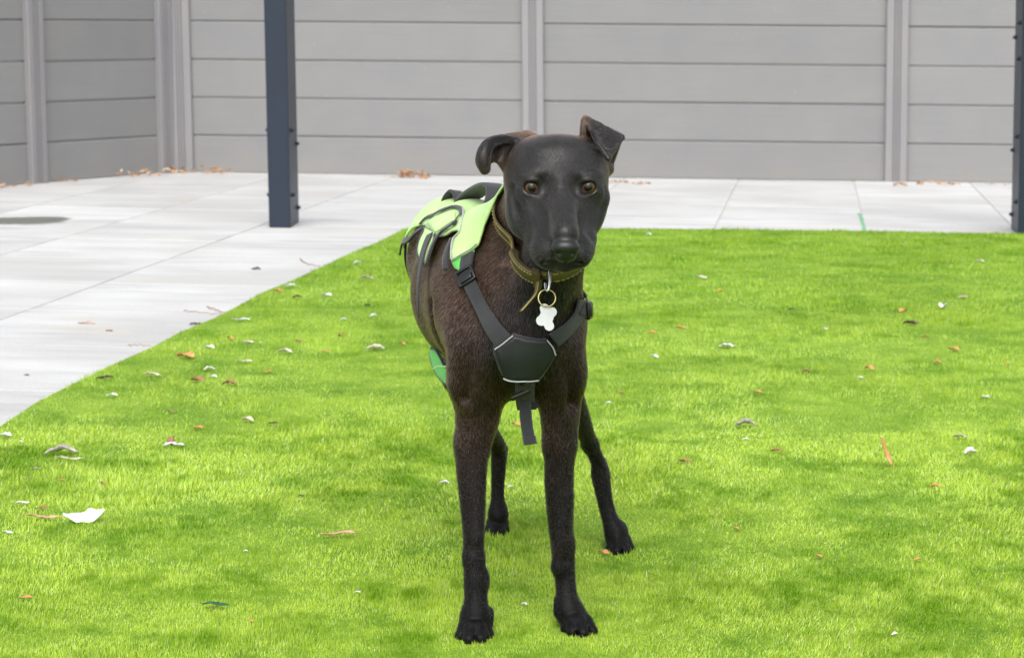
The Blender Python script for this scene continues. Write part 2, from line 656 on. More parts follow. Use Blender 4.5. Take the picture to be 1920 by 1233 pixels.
# pelvis and thighs
ell(C(880, 520, 3.57), (0.050, 0.075, 0.075), 0.04, flow=(0, 0.4, -1))
ell(C(975, 520, 3.55), (0.050, 0.075, 0.075), 0.04, flow=(0, 0.4, -1))
chain([(885, 540, 3.575, 56), (868, 640, 3.50, 44), (862, 708, 3.46, 28)], 0.03)
chain([(862, 708, 3.46, 27), (886, 765, 3.55, 24), (930, 832, 3.66, 17)], 0.02)
chain([(934, 838, 3.675, 15), (935, 866, 3.675, 14.5), (933, 920, 3.672, 12.5), (934, 960, 3.665, 14)], 0.010)
chain([(985, 520, 3.55, 56), (1035, 640, 3.45, 44), (1048, 700, 3.41, 32)], 0.03)
chain([(1048, 700, 3.41, 32), (1080, 768, 3.46, 22), (1106, 832, 3.54, 14)], 0.02)
chain([(1106, 832, 3.54, 14), (1121, 866, 3.556, 14), (1126, 892, 3.56, 17.5), (1136, 945, 3.555, 14.5), (1152, 1000, 3.545, 17)], 0.012)
cap(C(1128, 866, 3.575), 0.008, C(1136, 893, 3.57), 0.006, 0.01)
cap(C(946, 840, 3.69), 0.006, C(943, 866, 3.69), 0.006, 0.01)
# tail, hanging behind the rump
chain([(925, 480, 3.63, 22), (940, 560, 3.675, 15), (945, 640, 3.69, 11), (950, 700, 3.70, 7)], 0.02)
# shoulders and forelegs --------------------------------------------
dn = (0, 0.15, -1)
chain([(890, 560, 3.13, 54), (884, 640, 3.06, 47), (889, 715, 3.06, 42)], 0.035, flow=(0, 0.3, -1))
chain([(1030, 560, 3.12, 48), (1048, 640, 3.065, 48), (1050, 705, 3.065, 42)], 0.035, flow=(0, 0.3, -1))
ell(C(970, 655, 3.035), (0.054, 0.040, 0.058), 0.03, flow=(0, 0.1, -1))            # breastbone
chain([(890, 715, 3.068, 45), (896, 772, 3.078, 43), (886, 834, 3.076, 33)], 0.025, flow=dn)
chain([(884, 828, 3.076, 31), (882, 880, 3.069, 27), (885, 950, 3.060, 22), (887, 1010, 3.05, 18.5), (888, 1045, 3.045, 18.5)], 0.010, flow=dn)
chain([(887, 840, 3.115, 25), (888, 960, 3.085, 18), (889, 1040, 3.06, 15)], 0.014, flow=dn)
chain([(888, 1045, 3.045, 18.5), (891, 1084, 3.04, 22), (892, 1112, 3.037, 22), (892, 1150, 3.03, 23)], 0.010, flow=dn)
chain([(1050, 705, 3.068, 43), (1050, 768, 3.079, 38), (1050, 834, 3.083, 31)], 0.025, flow=dn)
chain([(1049, 830, 3.083, 30), (1049, 900, 3.083, 27), (1051, 960, 3.083, 24), (1056, 1020, 3.08, 19.5)], 0.010, flow=dn)
chain([(1050, 840, 3.125, 25), (1052, 960, 3.105, 18), (1058, 1050, 3.09, 15)], 0.014, flow=dn)
chain([(1056, 1020, 3.08, 19.5), (1058, 1062, 3.08, 20), (1061, 1100, 3.075, 19.5), (1065, 1140, 3.066, 22)], 0.010, flow=dn)
# the hollows between breastbone and upper arms, and behind the shoulder
cap(C(936, 702, 2.996), 0.006, C(950, 748, 3.022), 0.012, 0.022, True)
cap(C(1020, 708, 2.998), 0.006, C(1008, 750, 3.030), 0.012, 0.022, True)
cap(C(822, 570, 3.135), 0.005, C(826, 655, 3.140), 0.008, 0.022, True)
cap(C(866, 660, 3.010), 0.003, C(874, 745, 3.040), 0.004, 0.020, True)
cap(C(1073, 690, 3.022), 0.003, C(1068, 755, 3.060), 0.004, 0.020, True)
# forearm tendons and wrist bumps
cap(C(897, 850, 3.070), 0.008, C(895, 1010, 3.040), 0.005, 0.016, flow=dn)
cap(C(1064, 930, 3.072), 0.006, C(1046, 1058, 3.068), 0.007, 0.012, flow=dn)
cap(C(1044, 900, 3.085), 0.010, C(1042, 1000, 3.078), 0.004, 0.014, flow=dn)
ell(C(905, 1086, 3.045), (0.008, 0.010, 0.013), 0.012, flow=dn)
ell(C(1047, 1066, 3.07), (0.008, 0.009, 0.010), 0.010, flow=dn)
# dewclaws
cap(C(917, 1146, 3.045), 0.005, C(919, 1170, 3.035), 0.0035, 0.005, flow=dn)
cap(C(1045, 1124, 3.070), 0.005, C(1043, 1148, 3.062), 0.0035, 0.005, flow=dn)


def paw(cx, cy, Y, toes, w=0.024):
    """instep and four toes; toes = [(pixel x, pixel y of the tip, forward reach, radius)]"""
    c = C(cx, cy, Y)
    c[2] = max(c[2], 0.018)
    ell(c + np.array([0, 0.010, 0.004]), (w, 0.030, 0.022), 0.012, flow=(0, -0.6, -0.8))
    for tx, ty, rch, rr in toes:
        tip = gnd(tx, ty)
        tip[2] = rr * 0.92
        kn = np.array([c[0] + (tip[0] - c[0]) * 0.72, tip[1] + rch * 0.55, rr * 2.0])
        bk = np.array([c[0] + (tip[0] - c[0]) * 0.50, tip[1] + rch * 1.4, rr * 2.3])
        cap(bk, rr * 0.85, kn, rr * 0.98, 0.006, flow=(0, -0.7, -0.7))
        cap(kn, rr * 0.98, tip, rr * 0.93, 0.003, flow=(0, -0.7, -0.7))
    for (ax, ay, ar, _), (bx, by, br, _) in zip(toes[:-1], toes[1:]):      # clefts between the toes
        p = gnd((ax + bx) / 2, (ay + by) / 2)
        q = np.array([c[0] + (p[0] - c[0]) * 0.62, p[1] + (ar + br) * 0.42, 0.0245])
        p[1] -= 0.006
        cap(q, 0.0006, p + np.array([0, 0, 0.008]), 0.0028, 0.006, True)
    return c


paw(891, 1164, 3.035, [(864, 1203, 0.028, 0.0092), (880, 1211, 0.034, 0.0102), (900, 1210, 0.034, 0.0102), (915, 1201, 0.028, 0.0090)], 0.0215)
paw(1069, 1156, 3.070, [(1062, 1189, 0.026, 0.0090), (1074, 1197, 0.034, 0.0100), (1093, 1199, 0.036, 0.0102), (1110, 1194, 0.032, 0.0092)], 0.0205)
paw(934, 972, 3.665, [(917, 1003, 0.026, 0.0088), (927, 1008, 0.032, 0.0095), (939, 1007, 0.030, 0.0095), (947, 1002, 0.024, 0.0085)], 0.0165)
paw(1157, 1006, 3.55, [(1145, 1039, 0.026, 0.0090), (1156, 1044, 0.032, 0.0098), (1170, 1042, 0.032, 0.0096), (1180, 1036, 0.026, 0.0088)], 0.0185)
# neck ---------------------------------------------------------------
chain([(950, 572, 3.15, 90), (990, 484, 3.10, 70), (1026, 400, 3.05, 58), (1040, 345, 3.02, 52)], 0.04, flow=(-0.15, 0.6, -0.7))
chain([(1000, 610, 3.05, 62), (1022, 520, 3.02, 56), (1042, 440, 2.995, 46)], 0.03, flow=(0, 0.2, -1))
chain([(1052, 600, 3.09, 38), (1056, 530, 3.05, 34), (1064, 455, 3.01, 30)], 0.025, flow=(0, 0.2, -1))
chain([(930, 455, 3.16, 50), (985, 402, 3.09, 52), (1020, 335, 3.03, 50)], 0.04, flow=(-0.3, 0.9, -0.3))
cap(C(940, 500, 3.075), 0.012, C(962, 610, 3.02), 0.010, 0.03, flow=(0, 0.2, -1))        # neck muscle edge
cap(C(985, 545, 2.952), 0.004, C(990, 610, 2.962), 0.006, 0.02, True)
# head ---------------------------------------------------------------
hb = (0, 0.8, 0.5)
ell(C(1042, 318, 2.992), (0.058, 0.066, 0.040), 0.02, flow=hb)                        # skull
for hx in (1014, 1072):
    ell(C(hx, 288, 3.0), (0.032, 0.055, 0.0215), 0.02, flow=hb)
ell(C(977, 332, 2.992), (0.020, 0.040, 0.032), 0.025, flow=(-0.4, 0.8, 0.1))            # temples
ell(C(1109, 330, 2.992), (0.020, 0.040, 0.032), 0.025, flow=(0.4, 0.8, 0.1))
ell(C(984, 385, 2.985), (0.021, 0.045, 0.038), 0.020, flow=(-0.3, 0.9, -0.1))           # cheeks
ell(C(1105, 372, 2.987), (0.020, 0.045, 0.026), 0.018, flow=(0.3, 0.9, -0.1))
ell(C(1048, 385, 2.962), (0.050, 0.050, 0.036), 0.03, flow=hb)
ell(C(990, 402, 2.966), (0.022, 0.040, 0.026), 0.02, flow=(-0.3, 0.9, -0.1))
ell(C(1010, 400, 2.955), (0.026, 0.040, 0.030), 0.025, flow=(-0.3, 0.9, -0.1))
ell(C(1088, 400, 2.955), (0.024, 0.040, 0.030), 0.025, flow=(0.3, 0.9, -0.1))
for ex, s in ((997, -1), (1103, 1)):
    ell(C(ex - s * 2, 330, 2.9405), (0.018, 0.015, 0.0095), 0.022, flow=(s * 0.3, 0.7, 0.6))    # brow
    ell(C(ex + s * 14, 368, 2.950), (0.016, 0.016, 0.010), 0.016, flow=(s * 0.7, 0.7, 0.0))   # zygomatic arch
cap(C(1045, 312, 2.964), 0.026, C(1051, 362, 2.931), 0.0205, 0.03, flow=hb)
cap(C(1052, 358, 2.925), 0.0195, C(1060, 440, 2.851), 0.0175, 0.022, flow=(0, 0.75, 0.65))        # nose bridge
cap(C(1016, 414, 2.944), 0.0205, C(1027, 465, 2.890), 0.0215, 0.022, flow=(-0.3, 0.9, 0.1))     # upper lips
cap(C(1085, 414, 2.944), 0.0215, C(1082, 464, 2.890), 0.0195, 0.020, flow=(0.3, 0.9, 0.1))
cap(C(1014, 453, 2.915), 0.0165, C(1032, 481, 2.884), 0.0155, 0.014, flow=(-0.3, 0.9, 0.0))
cap(C(1090, 452, 2.915), 0.018, C(1086, 480, 2.878), 0.0150, 0.012, flow=(0.3, 0.9, 0.0))
cap(C(1052, 468, 2.94), 0.026, C(1059, 492, 2.876), 0.0125, 0.010, flow=(0, 0.9, -0.3))         # chin
ell(C(1060, 463, 2.840), (0.0182, 0.014, 0.0112), 0.004, flow=False)                          # nose
ell(C(1060.5, 476, 2.843), (0.0140, 0.012, 0.0108), 0.004, flow=False)
# hollows: stop, beside the bridge, under the cheekbones, nostrils, philtrum, mouth line
for ex, s in ((997, -1), (1103, 1)):
    ell(C(ex - s * 21, 349, 2.907), (0.0105, 0.014, 0.015), 0.012, True)
    cap(C(ex + s * 37, 355, 2.948), 0.0035, C(ex + s * 26, 428, 2.921), 0.0035, 0.012, True)
    cap(C(ex + s * 2, 385, 2.906), 0.005, C(ex - s * 14, 428, 2.872), 0.005, 0.016, True)
    # eyelids: a low mound with an almond opening
    ell(C(ex, 352, 2.9335), (0.0155, 0.0145, 0.0135), 0.008, flow=(s * 0.5, 0.8, 0.2))
    cap(C(ex - s * 6, 353, 2.917), 0.0082, C(ex + s * 6, 352, 2.920), 0.0076, 0.003, True)
for nx, s in ((1047, -1), (1075, 1)):
    ell(C(nx, 476.5, 2.826), (0.0046, 0.011, 0.0032), 0.002, True)
    cap(C(nx + s * 2, 478, 2.829), 0.0017, C(nx + s * 10, 474, 2.834), 0.001, 0.002, True)
cap(C(1061, 482, 2.827), 0.0010, C(1060, 496, 2.856), 0.0012, 0.003, True)
cap(C(1060, 497, 2.858), 0.0026, C(1020, 492, 2.872), 0.0022, 0.003, True)
cap(C(1060, 497, 2.858), 0.0026, C(1098, 489, 2.872), 0.0022, 0.003, True)
for p_, q_ in (((966, 396, 2.924), (984, 446, 2.900)), ((1130, 388, 2.920), (1114, 438, 2.897))):   # in front of the cheeks
    cap(C(*p_), 0.005, C(*q_), 0.006, 0.018, True)
# ears ---------------------------------------------------------------
ET = 0.0030
# the dog's right ear: folds out sideways and hangs, hollow towards the camera
eo, ei = (-0.8, 0.3, -0.5), (-1, 0.2, 0.2)
tri(C(998, 276, 3.02), C(985, 316, 3.0), C(940, 262, 3.022), 0.0042, 0.010, ei)
tri(C(985, 316, 3.0), C(940, 262, 3.022), C(925, 290, 3.005), ET, 0.008, ei)
tri(C(985, 320, 2.995), C(925, 290, 3.005), C(944, 314, 2.992), ET, 0.008, ei)
tri(C(940, 262, 3.022), C(909, 274, 3.0), C(925, 294, 3.0), ET, 0.008, eo)
tri(C(909, 274, 3.0), C(902, 300, 2.99), C(925, 294, 3.0), ET, 0.008, eo)
tri(C(902, 300, 2.99), C(905, 318, 2.985), C(922, 296, 2.992), 0.0035, 0.008, eo)
EAR = [(985, 271, 3.012, 6), (960, 263, 3.010, 7), (936, 263, 3.0, 9), (917, 271, 2.985, 11), (908, 287, 2.976, 13), (906, 303, 2.973, 13.5), (909, 317, 2.974, 10)]
chain(EAR, 0.006, flow=eo)
cap(C(990, 262, 3.04), 0.012, C(955, 262, 3.035), 0.008, 0.012, flow=ei)
# the dog's left ear: pricked, with the tip folded forward
eu = (0.3, 0.3, 1)
tri(C(1094, 276, 3.0), C(1143, 318, 3.01), C(1100, 226, 3.008), 0.0040, 0.010, eu)
tri(C(1143, 318, 3.01), C(1160, 268, 3.012), C(1100, 226, 3.008), ET, 0.006, eu)
tri(C(1118, 314, 2.99), C(1142, 318, 3.0), C(1104, 268, 2.995), 0.005, 0.010, eu)
chain([(1095, 272, 2.99, 5), (1092, 248, 2.99, 5), (1095, 228, 2.995, 6)], 0.004, flow=eu)
tri(C(1100, 226, 3.0), C(1166, 258, 3.0), C(1141, 298, 2.952), 0.0026, 0.004, (0.5, -0.4, -0.8))
tri(C(1100, 226, 3.0), C(1119, 266, 2.965), C(1141, 298, 2.952), 0.0026, 0.004, (0.5, -0.4, -0.8))
cap(C(1096, 224, 3.002), 0.0042, C(1122, 236, 3.0), 0.0034, 0.006, flow=False)
cap(C(1122, 236, 3.0), 0.0034, C(1166, 258, 3.003), 0.0030, 0.005, flow=False)


def surface_nets(V):
    S = V < 0
    nx, ny, nz = S.shape
    corners = [S[i:nx - 1 + i, j:ny - 1 + j, k:nz - 1 + k] for i in (0, 1) for j in (0, 1) for k in (0, 1)]
    anyc = np.zeros(corners[0].shape, np.uint8)
    for c in corners:
        anyc += c
    cells = np.argwhere((anyc > 0) & (anyc < 8))
    idx = np.full(anyc.shape, -1, np.int32)
    idx[tuple(cells.T)] = np.arange(len(cells))
    off = np.array([(i, j, k) for i in (0, 1) for j in (0, 1) for k in (0, 1)])
    val = np.stack([V[tuple((cells + o).T)] for o in off], 1)
    acc = np.zeros((len(cells), 3))
    cnt = np.zeros(len(cells))
    for a in range(8):
        for b in range(a + 1, 8):
            if np.abs(off[a] - off[b]).sum() != 1:
                continue
            va, vb = val[:, a], val[:, b]
            m = (va < 0) != (vb < 0)
            t = np.where(m, va / np.where(m, va - vb, 1), 0)
            acc += np.where(m[:, None], off[a] + (off[b] - off[a]) * t[:, None], 0)
            cnt += m
    vtx = G0 + GH * (cells + acc / cnt[:, None])
    quads = []
    for ax in range(3):
        sl0 = [slice(None)] * 3
        sl1 = [slice(None)] * 3
        sl0[ax], sl1[ax] = slice(0, -1), slice(1, None)
        e = np.argwhere(S[tuple(sl0)] != S[tuple(sl1)])
        b1, b2 = [(1, 2), (2, 0), (0, 1)][ax]
        ok = (e[:, b1] > 0) & (e[:, b2] > 0) & (e[:, b1] < GN[b1] - 1) & (e[:, b2] < GN[b2] - 1)
        e = e[ok]
        d1, d2 = np.zeros(3, int), np.zeros(3, int)
        d1[b1], d2[b2] = 1, 1
        q = np.stack([idx[tuple((e - d1 - d2).T)], idx[tuple((e - d2).T)], idx[tuple(e.T)], idx[tuple((e - d1).T)]], 1)
        flip = ~S[tuple(e.T)]
        q[flip] = q[flip][:, ::-1]
        quads.append(q)
    return vtx, np.concatenate(quads)


def np_mesh(name, v, f):
    me = bpy.data.meshes.new(name)
    n = f.shape[1]
    me.vertices.add(len(v))
    me.vertices.foreach_set('co', np.ascontiguousarray(v, np.float32).ravel())
    me.loops.add(f.size)
    me.loops.foreach_set('vertex_index', np.ascontiguousarray(f, np.int32).ravel())
    me.polygons.add(len(f))
    me.polygons.foreach_set('loop_start', np.arange(0, f.size, n, dtype=np.int32))
    me.update(calc_edges=True)
    return me


BV, BQ = surface_nets(D)
# light Taubin smoothing
_e = np.concatenate([BQ[:, [0, 1]], BQ[:, [1, 2]], BQ[:, [2, 3]], BQ[:, [3, 0]]])
_e = np.unique(np.sort(_e, 1), axis=0)
_deg = np.bincount(_e.ravel(), minlength=len(BV))[:, None].astype(float)
for lam in (0.5, -0.52, 0.5, -0.52, 0.5, -0.52):
    s_ = np.stack([np.bincount(_e[:, 0], BV[_e[:, 1], k], len(BV)) + np.bincount(_e[:, 1], BV[_e[:, 0], k], len(BV)) for k in range(3)], 1)
    BV = BV + lam * (s_ / np.maximum(_deg, 1) - BV)
BODY = np_mesh('body', BV, BQ)
BODY.polygons.foreach_set('use_smooth', [True] * len(BODY.polygons))
BVN = np.empty(len(BV) * 3, np.float32)
BODY.vertices.foreach_get('normal', BVN)
BVN = BVN.reshape(-1, 3)
BODY_BVH = BVHTree.FromPolygons([tuple(v) for v in BV.tolist()], BQ.tolist())


def sstep(a, b, x):
    t = np.clip((x - a) / (b - a), 0, 1)
    return t * t * (3 - 2 * t)


def mask_brown(P):
    """how brown the coat is, one side shaded in colour: flanks, shoulders and neck brownest, head, lower legs and paws black"""
    x, y, z = P[:, 0], P[:, 1], P[:, 2]
    m = (0.10 * sstep(0.06, 0.14, z) + 0.90 * sstep(0.17, 0.40, z)) * (1 - 0.85 * sstep(0.645, 0.665, z)) * sstep(2.98, 3.08, y)
    m *= 1 - 0.6 * sstep(0.0, 0.11, x)  # painted shade: coat darkened across the side turned from the light
    top = sstep(0.665, 0.70, z) * sstep(2.955, 3.0, y) * (1 - sstep(0.035, 0.05, np.abs(x - 0.057))) + 0.5 * sstep(0.68, 0.70, z) * sstep(3.02, 3.035, y)
    temple = 0.35 * sstep(0.58, 0.62, z) * (1 - sstep(0.66, 0.69, z)) * sstep(2.94, 2.99, y) * (1 - sstep(3.03, 3.05, y))
    return np.clip(m + 0.8 * top + temple, 0, 1)


def mask_nose(P):
    c = at(1060, 464, 2.84)
    q = (P - c) / np.array([0.0215, 0.022, 0.0185])
    return 1 - sstep(0.8, 1.05, np.sqrt((q ** 2).sum(1)))


def set_attr(me, name, vals):
    a = me.attributes.new(name, 'FLOAT', 'POINT')
    a.data.foreach_set('value', np.ascontiguousarray(vals, np.float32))


set_attr(BODY, 'brown', mask_brown(BV))
set_attr(BODY, 'nose', mask_nose(BV))
set_attr(BODY, 'sleek', sstep(0.52, 0.56, BV[:, 2]) * (1 - sstep(3.0, 3.06, BV[:, 1])))


def mat_skin():
    t = NT('black_dog_coat')
    br = t.n('Attribute', attribute_name='brown').outputs['Fac']
    no = t.n('Attribute', attribute_name='nose').outputs['Fac']
    n1 = t.noise(t.pos(), 30, 4)
    n2 = t.noise(t.pos(), 700, 3)
    c = t.mix(br, (0.0032, 0.0028, 0.0028), (0.030, 0.014, 0.008))
    c = t.mix(1.0, c, t.ramp(n1, [(0.3, 0.7), (0.7, 1.2)]), 'MULTIPLY')
    hair = t.noise(t.pos(), 1.0, 3, 0.6, (950, 260, 260))
    c = t.mix(1.0, c, t.ramp(hair, [(0.35, 0.5), (0.55, 1.1), (0.75, 3.5)]), 'MULTIPLY')
    c = t.mix(no, c, (0.008, 0.008, 0.009))
    t.col(c)
    sl_ = t.n('Attribute', attribute_name='sleek').outputs['Fac']
    r_ = t.mix(no, t.mix(sl_, (0.55, 0.55, 0.55), (0.37, 0.37, 0.37)), (0.33, 0.33, 0.33))
    sp_ = t.n('MapRange')
    sp_.inputs['To Min'].default_value = 0.16
    sp_.inputs['To Max'].default_value = 0.46
    t.l(sl_, sp_.inputs[0])
    t.l(sp_.outputs[0], t.b.inputs['Specular IOR Level'])
    t.l(r_, t.b.inputs['Roughness'])
    v = t.n('TexVoronoi', i_Scale=900.0)
    t.l(t.pos(), v.inputs['Vector'])
    bh = t.mix(no, n2, v.outputs['Distance'])
    t.bump(bh, 0.0004, 0.35)
    return t.m


M_COAT = mat_skin()
dog = tag(empty('dog', (0.02, 3.3, 0)), 'lean black brown dog with one pricked ear, standing on the lawn', 'dog')
DOGI = Matrix.Translation((-0.02, -3.3, 0))


def dlink(name, me, mat, parent=None, smooth=True):
    """link a mesh given in world coordinates under the dog or a thing whose origin it shares"""
    o = link(name, me, mat, parent or dog, smooth)
    o.location = (-0.02, -3.3, 0)
    return o


body = dlink('body', BODY, M_COAT)


def mat_eye():
    t = NT('brown_eye')
    p = t.obj()                                   # the eye's own axis is -Y, unit radius
    sx = t.n('SeparateXYZ')
    t.l(p, sx.inputs[0])
    c2 = t.n('CombineXYZ')
    t.l(sx.outputs[0], c2.inputs[0])
    t.l(sx.outputs[2], c2.inputs[1])
    ln = t.n('VectorMath', operation='LENGTH')
    t.l(c2.outputs[0], ln.inputs[0])
    nz = t.noise(p, 9, 3)
    iris = t.mix(nz, (0.035, 0.015, 0.006), (0.105, 0.048, 0.018))
    c = t.n('ValToRGB')
    e = c.color_ramp.elements
    e[0].position, e[0].color = 0.43, (0, 0, 0, 1)
    e[1].position, e[1].color = 0.49, (1, 1, 1, 1)
    t.l(ln.outputs[1], c.inputs[0])
    col = t.mix(c.outputs[0], (0.002, 0.002, 0.002), iris)
    rim = t.ramp(ln.outputs[1], [(0.70, 0), (0.80, 1)])
    col = t.mix(rim, col, (0.012, 0.008, 0.006))
    t.col(col)
    t.set(Roughness=0.03)
    t.b.inputs['Specular IOR Level'].default_value = 0.32
    return t.m


M_EYE = mat_eye()
for ex, ey in ((997, 352.5), (1103, 351.5)):
    bm = bmesh.new()
    bmesh.ops.create_uvsphere(bm, u_segments=32, v_segments=20, radius=1.0)
    o = link('eye', bm_mesh('eye', bm), M_EYE, dog, True)
    o.scale = (0.0116, 0.0116, 0.0116)
    o.location = Vector(C(ex, ey, 2.9325)) + Vector((-0.02, -3.3, 0))
    d_ = Vector((0, 0, 0.85)) - Vector(C(ex, ey, 2.9325))
    o.rotation_euler = d_.to_track_quat('-Y', 'Z').to_euler()


# ------------------------------------------------------------------ harness, collar and tag (all lie on the body surface)
def hit(px, py, depth=None):
    """body surface seen at a photo pixel: point and normal (nearest surface when the ray just misses)"""
    d = Vector(ray(px, py)).normalized()
    o = Vector(_O)
    loc, nor, _, _ = BODY_BVH.ray_cast(o, d)
    if loc is None or (depth and abs(loc.y - depth) > 0.25):
        loc, nor, _, _ = BODY_BVH.find_nearest(Vector(at(px, py, depth or 3.3)))
    return loc, nor


AX0, AX1 = Vector(at(945, 520, 3.10)), Vector(at(872, 520, 3.55))


def axis(Y):
    return AX0.lerp(AX1, (Y - AX0.y) / (AX1.y - AX0.y))


def to_yt(px, py, depth=None):
    P, _ = hit(px, py, depth)
    a = axis(P.y)
    return P.y, math.atan2(-(P.x - a.x), P.z - a.z)


def wrap(Y, th, off):
    """point of the trunk at station Y and angle th round its axis (0 = spine, + = the dog's right side)"""
    a = axis(Y)
    d = Vector((-math.sin(th), 0, math.cos(th)))
    loc, nor, _, _ = BODY_BVH.ray_cast(a + d * 0.30, -d)
    if loc is None:
        loc, nor = a + d * 0.08, d
    return loc + (nor * 0.5 + d * 0.5).normalized() * off


def relax(V, edges, n, lam=0.5, fixed=None):
    V = np.array(V, float)
    e = np.array(edges)
    deg = np.bincount(e.ravel(), minlength=len(V))[:, None]
    for _ in range(n):
        s = np.stack([np.bincount(e[:, 0], V[e[:, 1], k], len(V)) + np.bincount(e[:, 1], V[e[:, 0], k], len(V)) for k in range(3)], 1)
        m = s / np.maximum(deg, 1)
        W_ = V + lam * (m - V)
        if fixed is not None:
            W_[fixed] = V[fixed]
        V = W_
    return V


def keep_out(V, off):
    """push points that dipped under the coat back out"""
    for i, p in enumerate(V):
        loc, nor, _, dist = BODY_BVH.find_nearest(Vector(p))
        s = (Vector(p) - loc).dot(nor)
        if s < off:
            V[i] = np.array(loc + nor * off)
    return V


def panel(name, poly2d, place, mat, parent, thick, step, smooth=6, off=0.004, flat=False):
    """a sewn panel: outline in a 2D chart, filled with a grid, placed on the body by place(x, y)"""
    P = np.array(poly2d, float)
    dens = [P[0]]
    for a, b in zip(P, np.roll(P, -1, 0)):
        m = max(1, int(round(np.linalg.norm(b - a) / step)))
        dens += [a + (b - a) * k / m for k in range(1, m + 1)]
    dens = np.array(dens[:-1])
    lo, hi = P.min(0), P.max(0)
    gx, gy = np.meshgrid(np.arange(lo[0], hi[0], step), np.arange(lo[1], hi[1], step * 0.9))
    gx[::2] += step / 2
    pts = np.stack([gx.ravel(), gy.ravel()], 1)
    ins = in_lawn(pts[:, 0], pts[:, 1], dens)
    dm = np.sqrt(((pts[:, None] - dens[None]) ** 2).sum(-1)).min(1)
    pts = pts[ins & (dm > step * 0.55)]
    allp = [Vector(p) for p in dens] + [Vector(p) for p in pts]
    nb = len(dens)
    v, e, f, _, _, _ = delaunay_2d_cdt(allp, [(i, (i + 1) % nb) for i in range(nb)], [], 1, 1e-7)
    W_ = np.array([place(p[0], p[1]) for p in v])
    edges = [tuple(x) for x in e]
    if smooth:
        W_ = relax(W_, edges, smooth, 0.5, list(range(nb)))
        W_ = keep_out(W_, off)
    me = mesh(name, W_, [tuple(x) for x in f])
    bm = bmesh.new()
    bm.from_mesh(me)
    bmesh.ops.recalc_face_normals(bm, faces=bm.faces)
    bm.faces.ensure_lookup_table()
    c = sum((q.calc_center_median() for q in bm.faces), Vector()) / len(bm.faces)
    # face outwards: away from the body
    s = 0
    for q in bm.faces:
        loc, nor, _, _ = BODY_BVH.find_nearest(q.calc_center_median())
        s += q.normal.dot(nor)
    if s < 0:
        bmesh.ops.reverse_faces(bm, faces=bm.faces)
    bm.to_mesh(me)
    bm.free()
    uvl = me.uv_layers.new(name='UVMap')
    for lp in me.loops:
        co = me.vertices[lp.vertex_index].co
        uvl.data[lp.index].uv = (co.x + co.y, co.z)
    o = dlink(name, me, mat, parent)
    md = o.modifiers.new('thickness', 'SOLIDIFY')
    md.thickness = thick
    md.offset = 1.0
    return o


def ribbon(name, pts, widths, mat, parent, off, thick, place=None, n=None, across=5, smooth=4, depth=None):
    """a webbing strap: centre line in the chart, width per point"""
    P = np.array([(*p[:2], w_) for p, w_ in zip(pts, widths)], float)
    L = np.linalg.norm(np.diff(P[:, :2], axis=0), axis=1).sum()
    n = n or max(8, int(L / 4))
    Q = spline(P, n) if len(P) > 2 else np.array([P[0] + (P[1] - P[0]) * t for t in np.linspace(0, 1, n)])
    T = np.gradient(Q[:, :2], axis=0)
    T /= np.linalg.norm(T, axis=1)[:, None] + 1e-12
    N = np.stack([-T[:, 1], T[:, 0]], 1)
    V, acc = [], 0.0
    if place is None:
        def place(x, y):
            l_, n_ = hit(x, y, depth)
            return l_ + n_ * off
    for i in range(n):
        for k in range(across):
            q = Q[i, :2] + N[i] * Q[i, 2] * (k / (across - 1) - 0.5)
            V.append(place(q[0], q[1]))
    V = np.array(V)
    F = [(i * across + k, i * across + k + 1, (i + 1) * across + k + 1, (i + 1) * across + k) for i in range(n - 1) for k in range(across - 1)]
    E_ = [(i * across + k, (i + 1) * across + k) for i in range(n - 1) for k in range(across)]
    if smooth:
        V = relax(V, E_, smooth, 0.5, [j for j in range(across)] + [(n - 1) * across + j for j in range(across)])
        V = keep_out(V, off * 0.8)
    return ribbon_mesh(name, V, n, across, mat, parent, thick)


def ribbon_mesh(name, V, n, across, mat, parent, thick):
    F = [(i * across + k, i * across + k + 1, (i + 1) * across + k + 1, (i + 1) * across + k) for i in range(n - 1) for k in range(across - 1)]
    me = mesh(name, V, F)
    uvl = me.uv_layers.new(name='UVMap')
    G = V.reshape(n, across, 3)
    s = np.concatenate([[0], np.cumsum(np.linalg.norm(np.diff(G[:, across // 2], axis=0), axis=1))])
    for lp in me.loops:
        i, k = divmod(lp.vertex_index, across)
        uvl.data[lp.index].uv = (s[i], k / (across - 1))
    sgn = 0
    for p in me.polygons:
        loc, nor, _, _ = BODY_BVH.find_nearest(p.center)
        sgn += p.normal.dot(nor)
    if sgn < 0:
        me.flip_normals()
    o = dlink(name, me, mat, parent)
    md = o.modifiers.new('thickness', 'SOLIDIFY')
    md.thickness = thick
    md.offset = 1.0
    return o


def cord(name, pts3, rad, mat, parent, seg=8, n=None):
    bm = bmesh.new()
    Q = spline(pts3, n or len(pts3) * 4) if len(pts3) > 2 else pts3
    add_tube(bm, Q, rad, seg)
    return dlink(name, bm_mesh(name, bm), mat, parent)


def mat_fabric(name, col, rough=0.7, weave=900, bumpd=0.0004, sheen=0.2):
    t = NT(name)
    p = t.pos()
    n1 = t.noise(p, 22, 4)
    c = t.mix(1.0, tuple(col), t.ramp(n1, [(0.3, 0.88), (0.7, 1.06)]), 'MULTIPLY')
    t.col(c)
    t.set(Roughness=rough)
    t.b.inputs['Sheen Weight'].default_value = sheen
    n2 = t.noise(p, weave, 2)
    fold = t.noise(p, 38, 3, 0.5)
    h = t.mix(0.75, n2, fold)
    t.bump(h, bumpd * 6, 0.6)
    return t.m


